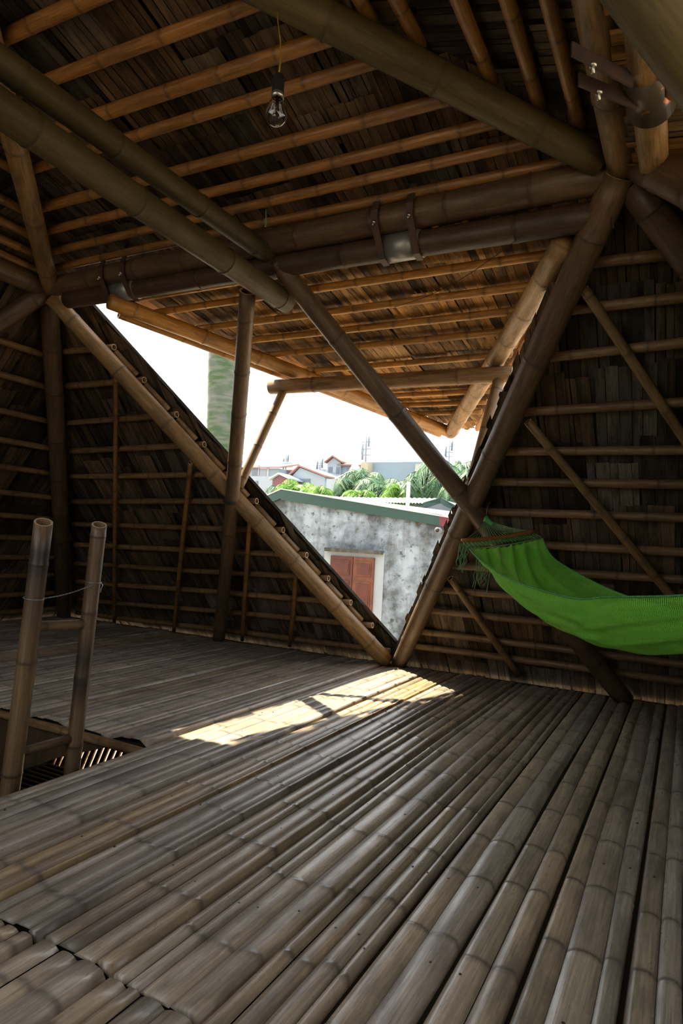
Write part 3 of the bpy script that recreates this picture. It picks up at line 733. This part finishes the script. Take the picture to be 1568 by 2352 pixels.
S0 = N0+(V((.06, -.03, -.045))); S1 = N1+V((.05, -.03, -.04))
E0h = [S0, V((1.24, 2.50, .975)), V((1.473, 2.277, .89)), V((1.785, 1.965, .845)), V((1.90, 1.87, .84))]
E1h = [S1, V((1.55, 3.02, 1.01)), V((1.86, 2.83, .87)), V((2.15, 2.60, .80)), V((2.38, 2.38, .78))]
Bth = [(S0+S1)/2+V((0, 0, -.02)), V((1.42, 2.62, .85)), V((1.62, 2.42, .715)), V((1.88, 2.18, .635)), V((2.03, 2.03, .62))]
full = lambda h: h+[mir(p) for p in h[:-1]][::-1]
# mirrored halves keep near edge near: near edge mirrors onto itself
E0 = full(E0h); E1 = full(E1h); Bt = full(Bth)
def lift_(s): u = max(0, min(1, (s-.25)/.5)); return V((0, 0, .055*u*u*(3-2*u)*.6*(1-max(0, (s-.8)/.2)**2)))
vs, uvs, fs = [], [], []; NS, NT = 150, 44; R = random.Random(3)
fold = [R.uniform(0, 6) for _ in range(8)]
for i in range(NS+1):
    s = i/NS; up_ = lift_(s); e0, e1, bt_ = crv(E0, s)+up_, crv(E1, s)+up_, crv(Bt, s)+up_; c = bt_*2-(e0+e1)/2
    axd = (crv(E0, min(1, s+.01))-crv(E0, max(0, s-.01))).normalized()
    endw = math.exp(-min(s, 1-s)/.18)
    for j in range(NT+1):
        t = j/NT; p = e0*(1-t)**2+c*2*t*(1-t)+e1*t*t
        tg = ((c-e0)*(1-t)+(e1-c)*t).normalized(); nrm = axd.cross(tg).normalized()
        p = p+nrm*((.010+.016*endw)*math.sin(t*34+2*math.sin(s*9)+fold[0])*math.sin(math.pi*t)*(1 if s > .01 else 0)+.004*math.sin(t*71+s*20))
        vs.append(p); uvs.append((s*2.45, t*1.05))
for i in range(NS):
    for j in range(NT):
        a = i*(NT+1)+j; fs.append((a, a+1, a+NT+2, a+NT+1))
obj('net', vs, fs, nm_, ham, uvs=uvs)
tube('edge_cord', [crv(E0, i/60)+lift_(i/60) for i in range(61)], .0045, solidg, ham, 8)
tube('edge_cord', [crv(E1, i/60)+lift_(i/60) for i in range(61)], .0045, solidg, ham, 8)
for (a, b, sa, sb, hkp) in ((N0, N1, S0, S1, hk), (mir(N0), mir(N1), mir(S0), mir(S1), mir(hk))):
    # header band of looped cord and pale hem
    tube('hem_cord', [sa+(sb-sa)*t+V((0, 0, -.010*math.sin(math.pi*t))) for t in [i/10 for i in range(11)]], .005, paleg, ham, 8)
    vs, fs = [], []
    lp = []
    for i in range(45):
        t = i/44; u = a+(b-a)*t+V((0, 0, -.01)); w_ = sa+(sb-sa)*t; lp.append(u if i % 2 else w_+(u-w_)*.12)
    tube('header_loops', lp, .0042, solidg, ham, 6)
    ns = 22
    for i in range(ns):
        t = (i+.5)/ns; e = a+(b-a)*t; k0 = hkp+V((0, 0, -.03)); sag = V((0, 0, -.012))
        vsx = [k0+(e-k0)*q+sag*math.sin(math.pi*q) for q in (0, .25, .5, .75, 1)]
        tube('suspension_cord', vsx, .0019, paleg, ham, 5)
    # braided throat
    tube('braid', [hkp+V((0, 0, -.005)), hkp+V((.0, -.004, -.03)), hkp+((a+b)/2-hkp)*.45], [.008, .022, .012], solidg, ham, 8)
    tube('ring', ringpts(hkp+V((0, 0, .012)), V((1, .3, 0)), .014, 14), .0022, M['bolt'], ham, 6)
# fringe at the near end of the spreader
R = random.Random(9)
for i in range(17):
    f = i/16; st = N0+(S0-N0)*f*.9+V((f*.16, -f*.08, -.012-f*.09)) if i > 8 else N0+V((-.01+.012*i*.6, .0, -.012))
    l = R.uniform(.10, .19); pts = [st+V((math.sin(q*3+i)*.006+R.uniform(-.002, .002)-.004*q, 0, -l*q/5+(.004 if q == 1 else 0))) for q in range(6)]
    tube('fringe_cord', pts, .0021, paleg if i % 3 else solidg, ham, 5)
o = tube('hammock_hook', [hk+V((0, 0, .026)), hk+V((-.004, .02, .045)), hk+V((-.006, .05, .075)), hk+V((-.004, .09, .09))], .003, M['bolt'], None, 8)
tag(o, 'small steel hook in the rafter carrying the hammock ring', 'hook')

# rope lashings and small strings
legd = V((-1.87, 4.13, 0))-V((-.20, 2.06, 2.58)); lp_ = V((-.20, 2.06, 2.58))+legd*.475
pts = []
for i in range(60): 
    x, y = frame(legd); a = i*.55; pts.append(lp_+legd.normalized()*(-.012+.0006*i)+x*(math.cos(a)*.062)+y*(math.sin(a)*.062))
o = tube('rope_lashing', pts, .0035, M['rope'], None, 5); tag(o, 'black rope lashed round the pale leg where it meets the slope', 'rope')
tw = CAM+ray((609, 522))*2.9; o = tube('hanging_string', [tw, tw+V((.002, 0, .03)), tw+V((-.002, 0, .08))], .0035, plain('green_string', (.07, .13, .09), .7), None, 6)
tag(o, 'short dull green string end dangling below the ceiling purlins', 'string')
p1_, p2_ = hit((1200, 540), (0, 0, 1), 2.42), hit((905, 705), (0, 0, 1), 2.36)
o = tube('thin_cable', [p1_+(p2_-p1_)*t+V((0, 0, -.05*math.sin(math.pi*t))) for t in [i/16 for i in range(17)]], .0016, M['rope'], None, 5)
tag(o, 'thin dark cable sagging under the awning', 'cable')
# dark joint plates at two upper corners
# =================================================================== OUTSIDE
ground = plain('warm_bounce_ground', (.44, .37, .28), .9, c2=(.36, .30, .23), scale=.6)  # ground tone made up, warmed to bounce orange light under the awning
vs = [V((-160, -60, -2.7)), V((160, -60, -2.7)), V((160, 260, -2.7)), V((-160, 260, -2.7))]
structure(obj('ground', vs, [(0, 1, 2, 3)], ground, smooth=False))
# stained stucco neighbour
st, nt, bs = mat('stained_stucco'); tc = N(nt, 'ShaderNodeTexCoord')
n1 = N(nt, 'ShaderNodeTexNoise', Scale=1.3, Detail=8.0, Roughness=.62); L(nt, tc.outputs['Object'], n1.inputs['Vector'])
n2 = N(nt, 'ShaderNodeTexNoise', Scale=6.0, Detail=7.0, Roughness=.75); L(nt, tc.outputs['Object'], n2.inputs['Vector'])
mpv = N(nt, 'ShaderNodeMapping'); mpv.inputs['Scale'].default_value = (5, 5, .7); L(nt, tc.outputs['Object'], mpv.inputs[0])
n3 = N(nt, 'ShaderNodeTexNoise', Scale=1.0, Detail=6.0, Roughness=.7); L(nt, mpv.outputs[0], n3.inputs['Vector'])
cc = ramp(nt, n1.outputs[0], [(.40, (.30, .365, .43)), (.50, (.18, .22, .26)), (.60, (.07, .08, .09))])
cc = mix(nt, maprange(nt, n2.outputs[0], .54, .64, 0, .9), cc, (.045, .045, .04))
cc = mix(nt, maprange(nt, n3.outputs[0], .52, .66, 0, .5), cc, (.09, .08, .06))
L(nt, cc, bs.inputs['Base Color']); bs.inputs['Roughness'].default_value = .95
bp = N(nt, 'ShaderNodeBump', Strength=.3, Distance=.02); L(nt, n2.outputs[0], bp.inputs['Height']); L(nt, bp.outputs[0], bs.inputs['Normal'])
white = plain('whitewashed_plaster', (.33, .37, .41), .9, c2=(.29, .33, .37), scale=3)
grn = plain('green_sheet_metal', (.012, .052, .042), .5, c2=(.010, .045, .036), scale=4); redm = plain('red_sheet_metal', (.15, .022, .03), .5)
roofw = plain('bright_sheet_roof', (.50, .53, .55), .6, c2=(.44, .46, .49), scale=2)
Y1 = 12.0
at = lambda px, py, Y: hit((px, py), (0, 1, 0), Y)
hs = empty('neighbour_house', (-3.6, Y1, -2.7), 'mould stained stucco house with green roof edge and a shuttered window', 'house')
pk, el, er = at(650, 1128, Y1), at(600, 1150, Y1), at(1120, 1208, Y1)
lo = lambda p, z=-2.7: V((p.x, p.y, z))
el2 = pk+(el-pk)*1.6
prism('wall', [lo(el2), lo(er), er+V((0, 0, -.1)), pk+V((0, 0, -.1)), el2+V((0, 0, -.1))], (0, 6, 0), st, hs)
er2 = at(1013, 1190, Y1)
def fascia(a, b, mtl, h=.30):
    o_ = V((0, -.08, 0)); prism('fascia', [a, b, b+V((0, 0, -h)), a+V((0, 0, -h))], V((0, .07, 0))+o_*1, mtl, hs) if False else None
    vs, fs = [], []; q = [a, b, b+V((0, 0, -h)), a+V((0, 0, -h))]
    vs = [p+V((0, -.09, 0)) for p in q]+[p+V((0, .0, 0)) for p in q]
    fs = [(0, 1, 2, 3), (7, 6, 5, 4), (0, 4, 5, 1), (1, 5, 6, 2), (2, 6, 7, 3), (3, 7, 4, 0)]
    obj('fascia', vs, fs, mtl, hs, smooth=False)
mid = at(1013, 1182, Y1); 
fascia(el2+V((0, 0, .02)), pk+V((0, 0, .02)), grn, .2); fascia(pk+V((0, 0, .02)), mid, grn, .235); fascia(mid, er+V((0, 0, .0)), redm, .235)
prism('roof', [pk+V((0, -.1, .03)), er+V((0, -.1, .03)), er+V((0, 6, .36)), pk+V((0, 6, .03))], (0, 0, .03), roofw, hs)
prism('roof', [el2+V((0, -.1, .03)), pk+V((0, -.1, .03)), pk+V((0, 6, .03)), el2+V((0, 6, .03))], (0, 0, .03), roofw, hs)
a, b = at(752, 1262, Y1), at(876, 1270, Y1)
box('lintel', (a.x, Y1-.16, a.z-.04), (b.x+.05, Y1, a.z+.045), plain('blackened_lintel', (.10, .10, .085), .95, c2=(.045, .045, .04), scale=9), hs)
# white surround
def panel(n, x0, x1, z0, z1, y0, y1, mtl, par): return box(n, (x0, y0, z0), (x1, y1, z1), mtl, par)
w0, w1, zt = at(762, 1278, Y1).x, at(862, 1284, Y1).x, at(762, 1276, Y1).z
zt = .745
fr = panel('window_surround', w0-.19, w1+.22, zt-1.6, zt+.13, Y1-.02, Y1-.0, white, hs)
wd = plain('red_brown_shutter_wood', (.095, .018, .009), .5, c2=(.065, .013, .008), scale=6); wd2 = plain('worn_orange_shutter_wood', (.15, .042, .013), .5, c2=(.09, .022, .009), scale=6)
wm_ = (w0+w1)/2+.03
for x0, x1, mt in ((w0, wm_-.008, wd), (wm_+.008, w1, wd2)):
    sh = panel('shutter', x0, x1, zt-1.35, zt, Y1-.06, Y1-.02, mt, hs)
    for z0, z1 in ((zt-.42, zt-.09), (zt-1.25, zt-.54)):
        sh2 = panel('shutter_panel', x0+.07, x1-.07, z0, z1, Y1-.075, Y1-.06, mt, sh)
        fr_ = panel('shutter_panel', x0+.10, x1-.10, z0+.04, z1-.04, Y1-.085, Y1-.075, wd if mt is wd else wd, sh)
pc = at(1013, 1219, Y1); cyl('drain_pipe', pc+V((0, -.25, 0)), pc+V((0, .05, 0)), .06, plain('grey_pvc', (.2, .22, .25), .5), hs)
cyl('pipe_shade_disc', pc+V((0, -.252, 0)), pc+V((0, -.24, 0)), .045, M['rope'], hs)  # black disc painted in for the shaded pipe mouth
# low sheds beyond with white corrugated roofs
s2 = empty('shed', (-2.5, 19, -2.7), 'low shed beyond the green roof edge with white corrugated roof and green gable end', 'shed')
Y2 = 19
a, b, c, d = at(700, 1143, Y2+6), at(1010, 1146, Y2+6), at(973, 1156, Y2), at(850, 1153, Y2-2)
grey = plain('grey_plaster', (.19, .22, .24), .9, c2=(.16, .18, .195), scale=2)
rf = [at(820, 1155, Y2), at(975, 1157, Y2), at(1012, 1147, Y2+1), at(770, 1144, Y2+6)]
vs, fs = [], []
A0, B0 = at(770, 1154, Y2), at(976, 1157, Y2); A1, B1 = at(700, 1141, Y2+5), at(1015, 1146, Y2+5)
nc = 60
for i in range(nc+1):
    t = i/nc; z = .04*(i % 2); vs += [A0+(B0-A0)*t+V((0, 0, z)), A1+(B1-A1)*t+V((0, 0, z))]
for i in range(nc): fs.append((2*i, 2*i+2, 2*i+3, 2*i+1))
obj('roof', vs, fs, roofw, s2, smooth=False)
brn = plain('brown_block_wall', (.12, .11, .10), .95, c2=(.09, .08, .07), scale=4)
prism('wall', [A0+V((0, .1, -.05)), B0+V((0, .1, -.05)), V((B0.x, Y2+.1, -2.7)), V((A0.x, Y2+.1, -2.7))], (0, 4.5, 0), brn, s2)
g0, g1, g2 = at(973, 1158, Y2-.2), at(1013, 1147, Y2-.2), at(1060, 1172, Y2-.2)
prism('gable_wall', [V((g0.x, g0.y, -2.7)), V((g2.x, g2.y, -2.7)), g2, g1, g0], (0, 3, 0), grey, s2)
for a, b in ((g0, g1), (g1, g2)):
    vs, fs = [], []; dd = V((0, 0, -.12)); vs = [a+V((0, -.06, .05)), b+V((0, -.06, .05)), b+dd, a+dd+V((0, -.06, 0)), a+V((0, .05, .05)), b+V((0, .05, .05)), b+dd+V((0, .1, 0)), a+dd+V((0, .05, 0))]
    obj('gable_trim', vs, [(0, 1, 2, 3), (7, 6, 5, 4), (0, 4, 5, 1), (2, 6, 7, 3), (0, 3, 7, 4), (1, 5, 6, 2)], grn, s2, smooth=False)
pt0, pt1 = at(938, 1166, 16), at(938, 1112, 16)
o = cyl('flue_pipe', V((pt0.x, 16, -2.7)), pt1+V((0, 0, .06)), .055, plain('galvanised_flue', (.42, .48, .55), .35, .5), None, 16); tag(o, 'upright grey metal flue pipe rising behind the white roofs', 'pipe')

# palm trunk
pm, nt, bs = mat('palm_bark'); tc = N(nt, 'ShaderNodeTexCoord')
n1 = N(nt, 'ShaderNodeTexNoise', Scale=2.2, Detail=6.0); L(nt, tc.outputs['Object'], n1.inputs['Vector'])
mpv = N(nt, 'ShaderNodeMapping'); mpv.inputs['Scale'].default_value = (3, 3, 14); L(nt, tc.outputs['Object'], mpv.inputs[0])
n2 = N(nt, 'ShaderNodeTexNoise', Scale=1.0, Detail=5.0); L(nt, mpv.outputs[0], n2.inputs['Vector'])
sx = N(nt, 'ShaderNodeSeparateXYZ'); L(nt, tc.outputs['Object'], sx.inputs[0])
lich = ramp(nt, math_(nt, 'ADD', n1.outputs[0], maprange(nt, sx.outputs[2], 5.5, 8.2, .12, -.22)), [(.40, (.10, .115, .105)), (.56, (.045, .085, .035))])
cc = mix(nt, maprange(nt, n2.outputs[0], .45, .62, 0, .5), lich, (.16, .17, .15)); L(nt, cc, bs.inputs['Base Color']); bs.inputs['Roughness'].default_value = .9
pA, pB = hit((512, 800), (0, 1, 0), 9), hit((509, 1000), (0, 1, 0), 9)
pd = (pA-pB)/(pA.z-pB.z); pts, rr = [], []
for i in range(150):
    z = -2.7+i*.075; c = pB+pd*(z-pB.z); pts.append(c); rr.append(.305-.004*max(0, z)**1.1+(.006 if i % 4 == 0 else 0))
palm = tube('royal_palm', pts, rr, pm, None, 28); tag(palm, 'tall smooth grey and mossy green palm trunk outside, behind the pale leg', 'palm tree')

# palms with feathery crowns
def leafmat(n, a, b):
    m, nt, bs = mat(n); tc = N(nt, 'ShaderNodeTexCoord'); q = N(nt, 'ShaderNodeTexNoise', Scale=1.2, Detail=3.0); L(nt, tc.outputs['Object'], q.inputs['Vector'])
    c = ramp(nt, q.outputs[0], [(.35, a), (.65, b)]); L(nt, c, bs.inputs['Base Color']); bs.inputs['Roughness'].default_value = .5
    t = N(nt, 'ShaderNodeBsdfTranslucent'); L(nt, c, t.inputs[0]); x = N(nt, 'ShaderNodeMixShader'); x.inputs[0].default_value = .4
    L(nt, bs.outputs[0], x.inputs[1]); L(nt, t.outputs[0], x.inputs[2]); L(nt, x.outputs[0], nt.nodes['Material Output'].inputs[0]); return m
lm1 = leafmat('blue_green_fronds', (.05, .13, .075), (.13, .24, .14)); lm2 = leafmat('fresh_green_fronds', (.10, .25, .035), (.19, .36, .06))
trk = plain('palm_stem', (.20, .18, .14), .9)
def palm_tree(c, rad, seed, lab, mt, nf=26):
    R = random.Random(seed); c = V(c)
    root = empty('palm_tree', (c.x, c.y, -2.7), lab, 'palm tree', None)
    tube('trunk', [V((c.x, c.y, -2.7)), c+V((0, 0, -1)), c], [.22, .16, .12], trk, root, 8)
    vs, fs = [], []
    for f in range(nf):
        az = R.uniform(0, 2*math.pi); el = R.uniform(-.15, 1.25); Ln = rad*R.uniform(.8, 1.15)
        hd = V((math.cos(az), math.sin(az), 0)); side = V((-math.sin(az), math.cos(az), 0)); K = 14
        prev = c.copy(); e = el
        pts = [c]
        for k in range(K): e -= (.10+.07*R.random())*(1+k*.06); prev = prev+(hd*math.cos(e)+V((0, 0, math.sin(e))))*(Ln/K); pts.append(prev)
        for k in range(2, K):
            p = pts[k]; ll = Ln*.30*math.sin(math.pi*(k+1)/(K+2))+.1; fw = (pts[min(K, k+1)]-pts[k-1]).normalized()
            for sgn in (-1, 1):
                for h_ in (0, .5):
                    q = p+(pts[min(K, k+1)]-p)*h_; tipp = q+side*sgn*ll*R.uniform(.5, .9)+fw*ll*.45+V((0, 0, -ll*R.uniform(.35, .85))); wv_ = fw*.035*rad/2
                    i = len(vs); vs += [q-wv_, q+wv_, tipp]; fs.append((i, i+1, i+2))
        for k in range(K):
            i = len(vs); w_ = .03; vs += [pts[k]-side*w_, pts[k]+side*w_, pts[k+1]+side*w_*.7, pts[k+1]-side*w_*.7]; fs.append((i, i+1, i+2, i+3))
    obj('crown', vs, fs, mt, root, smooth=False)
    return root
for i, (px, py, Y, rad, lab, mt) in enumerate([
    (836, 1100, 30, 2.0, 'slim palm before the blue grey block, its crown highest in the middle cluster', lm1),
    (815, 1118, 27, 1.9, 'dark palm at the left end of the middle palm cluster, below the metal cone roof', lm1),
    (868, 1124, 28, 2.0, 'palm in the middle of the cluster before the blue grey block', lm1),
    (893, 1126, 27, 1.7, 'rounded palm crown at the right of the middle cluster', lm1),
    (920, 1132, 25, 1.3, 'small fresh green palm beside the metal flue', lm2),
    (826, 1136, 24, 1.0, 'small fresh green palm just above the green roof edge, before the middle cluster', lm2),
    (965, 1112, 26, 2.1, 'palm just right of the metal flue, cut by the slanting leg', lm1),
    (1003, 1106, 27, 2.2, 'broad palm behind the slanting leg', lm1),
    (1045, 1078, 26, 2.4, 'tall palm between the slanting leg and the jointed prop', lm1),
    (1062, 1100, 24, 2.0, 'palm crown lowest at the right corner of the opening', lm1),
    (668, 1128, 26, 1.4, 'leftmost fresh green palm before the dark red gable', lm2),
    (692, 1124, 27, 1.6, 'fresh green palm in front of the house with the dark carport', lm2),
    (722, 1132, 25, 1.3, 'fresh green palm right above the middle of the green roof edge', lm2),
    (642, 1134, 26, 1.2, 'small grey green palm at the left end of the green roof edge', lm1)]):
    palm_tree(at(px, py, Y), rad, 500+i, lab, mt)

# distant town: aerial haze painted into the bluish wall colours
blue = plain('hazy_pale_wall', (.30, .36, .42), .9, c2=(.27, .33, .39), scale=.3); blue2 = plain('hazy_grey_wall', (.20, .265, .32), .9, c2=(.18, .245, .30), scale=.3)
lil = plain('hazy_lilac_wall', (.24, .27, .335), .9, c2=(.22, .25, .31), scale=.3); tile = plain('red_tile', (.30, .165, .15), .9, c2=(.26, .14, .13), scale=1)
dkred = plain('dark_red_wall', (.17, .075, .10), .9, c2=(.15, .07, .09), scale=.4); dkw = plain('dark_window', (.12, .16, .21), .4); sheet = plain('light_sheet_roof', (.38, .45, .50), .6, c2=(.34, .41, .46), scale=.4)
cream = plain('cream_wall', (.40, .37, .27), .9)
def house(name, Y, x0, x1, ytop, lab, wall, dep=8, roof=None, rh=None, peak=None, windows=(), cat='house'):
    a, b = at(x0, ytop, Y), at(x1, ytop, Y); z = (a.z+b.z)/2; xa, xb = min(a.x, b.x), max(a.x, b.x)
    root = empty(name, ((xa+xb)/2, Y, -2.7), lab, cat)
    box('wall', (xa, Y, -2.7), (xb, Y+dep, z), wall, root)
    if roof is not None:
        pz = at((x0+x1)/2, rh, Y).z; s = (peak-x0)/(x1-x0); xp = xa+(xb-xa)*s
        if 0 <= s <= 1:   # gable towards us
            prism('gable', [V((xa, Y, z)), V((xb, Y, z)), V((xp, Y, pz))], (0, dep, 0), wall, root)
            e = .25
            for p, q in ((xa-e, xp), (xb+e, xp)):
                zz0 = z-e*.3
                prism('roof', [V((p, Y-.3, zz0+.05)), V((q, Y-.3, pz+.08)), V((q, Y+dep, pz+.08)), V((p, Y+dep, zz0+.05))], (0, 0, .15), roof, root)
        else:             # ridge across: pitched towards us
            prism('roof', [V((xa-.3, Y-.3, z)), V((xb+.3, Y-.3, z)), V((xb+.3, Y+dep/2, pz)), V((xa-.3, Y+dep/2, pz))], (0, 0, .15), roof, root)
    for (u0, u1, v0, v1, mt) in windows:
        p, q = at(u0, v0, Y), at(u1, v1, Y); box('window', (p.x, Y-.06, q.z), (q.x, Y+.02, p.z), mt, root)
    return root
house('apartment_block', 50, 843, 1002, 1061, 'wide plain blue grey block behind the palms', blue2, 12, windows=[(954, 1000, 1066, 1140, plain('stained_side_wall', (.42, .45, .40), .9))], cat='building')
h_ = bpy.data.objects['apartment_block']
for (xa, xb, xt) in ((880, 935, 934), (985, 1030, 1012)):
    p, q, t, t0 = at(xa-20, 1060, 52), at(xb, 1059, 52), at(xt, 1043, 56), at(xa+15, 1045, 56)
    prism('roof_sheet', [p, q, t, t0], (0, 0, .12), sheet, h_)
p, q = at(829, 1061, 49), at(844, 1072, 49); box('cream_block', (p.x, 49, q.z-.4), (q.x, 51, p.z), cream, h_)
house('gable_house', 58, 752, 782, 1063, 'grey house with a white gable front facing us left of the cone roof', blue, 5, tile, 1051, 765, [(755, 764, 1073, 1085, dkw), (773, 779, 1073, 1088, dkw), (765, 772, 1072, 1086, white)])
hh = bpy.data.objects['gable_house']
p, q = at(781, 1063, 58.2), at(832, 1072, 62); box('side_wing', (p.x, 58.3, -2.7), (q.x, 63, p.z-.3), lil, hh)
prism('roof', [p+V((-.2, -.3, -.3)), at(832, 1071, 58), at(829, 1063, 63), at(767, 1051, 63)], (0, 0, .15), tile, hh)
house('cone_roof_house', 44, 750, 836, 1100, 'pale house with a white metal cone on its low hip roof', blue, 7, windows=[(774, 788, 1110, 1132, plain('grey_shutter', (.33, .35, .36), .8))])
hh = bpy.data.objects['cone_roof_house']
p = at(816, 1088, 46)
prism('roof', [at(768, 1100, 43.8), at(836, 1098, 43.8), at(828, 1086, 47), at(804, 1087, 47)], (0, 0, .12), sheet, hh)
cyl('roof_cone', at(816, 1088, 46), at(815, 1064, 46), 1.05*.62*1.1, sheet, hh, 8, r1=.18); cyl('cone_band', at(816, 1091, 46), at(816, 1087, 46), .74, grn, hh, 8)
house('carport_house', 50, 668, 746, 1096, 'white gabled house with a dark open carport below, left of the cone roof', blue, 4, tile, 1074, 688, [(682, 712, 1100, 1115, dkw)])  # dark panel stands in for the shade inside the open carport
house('red_gable_shed', 48, 626, 664, 1102, 'dark red gabled shed in the left of the town', dkred, 5, sheet, 1092, 642)
house('pink_roof_house', 62, 562, 640, 1076, 'blue fronted house with a long reddish roof beside the thin prop', blue2, 8, tile, 1059, -100, [(593, 596, 1068, 1092, white), (613, 617, 1072, 1098, white), (580, 592, 1074, 1092, dkw), (596, 612, 1076, 1096, lil)])
house('terrace_house', 52, 560, 626, 1094, 'plain white terrace house at the left end of the town', blue, 5, windows=[(587, 592, 1105, 1118, dkw)])
house('low_red_roof_house', 60, 741, 790, 1094, 'low house with reddish roof below the grey gable house', lil, 4, tile, 1084, -100)
house('far_tower_house', 70, 728, 748, 1078, 'narrow pale house with roof tanks right of the carport house', blue, 4)
house('lilac_house', 64, 640, 672, 1084, 'low lilac house with reddish roof between the red shed and carport house', lil, 4, tile, 1077, -100)
for i, (px, y0, y1, Y, r, lab) in enumerate([(841, 1062, 995, 60, .13, 'tall antenna mast on the left corner of the blue grey block'), (1032, 1062, 1010, 70, .10, 'antenna mast rising behind the palms right of the slanting leg'), (657, 1078, 1045, 75, .16, 'short antenna tower with a wide drum, far left of the town'), (735, 1080, 1058, 70, .12, 'small spire shaped roof post left of the grey gable house')]):
    a, b = at(px, y0, Y), at(px, y1, Y); root = empty('antenna_mast', (a.x, Y, a.z-1), lab, 'antenna')
    tube('pole', [a-V((0, 0, 2.5)), b], r*.7, lil, root, 6)
    for k in (.25, .45, .7):
        c = a+(b-a)*k
        tube('antenna_panel', [c+V((-.45 if k < .6 else .3, 0, -.5)), c+V((-.45 if k < .6 else .3, 0, .6))], .11, dkw if i else lil, root, 6)
        tube('crossbar', [c+V((-.5, 0, 0)), c+V((.5, 0, 0))], .05, lil, root, 5)
    if i == 2: cyl('drum', a+(b-a)*.15, a+(b-a)*.45, 1.0, white, root, 12)

# =================================================================== LIGHT
w = bpy.data.worlds.new('sky'); bpy.context.scene.world = w; w.use_nodes = True
bg = w.node_tree.nodes['Background']; bg.inputs[0].default_value = (.95, .98, 1.0, 1); bg.inputs[1].default_value = 2.6
sd = bpy.data.lights.new('sun', 'SUN'); sd.energy = 21; sd.angle = .012; sd.color = (1, .85, .60)
so = bpy.data.objects.new('sun', sd); C0.objects.link(so)
so.rotation_euler = V((-.62, .20, 1)).to_track_quat('Z', 'Y').to_euler(); so.location = (-8, 3, 12)

s = bpy.context.scene
s.view_settings.view_transform = 'Standard'; s.view_settings.look = 'None'; s.view_settings.gamma = 1; s.view_settings.exposure = 0.0
s.view_settings.use_curve_mapping = False
s.cycles.max_bounces = 10; s.cycles.diffuse_bounces = 6; s.cycles.glossy_bounces = 4; s.cycles.transparent_max_bounces = 12; s.cycles.transmission_bounces = 8
s.cycles.caustics_reflective = False; s.cycles.caustics_refractive = False; s.cycles.sample_clamp_indirect = 8
s.cycles.use_denoising = True
for o in bpy.data.objects:
    if '_o' in o: del o['_o']
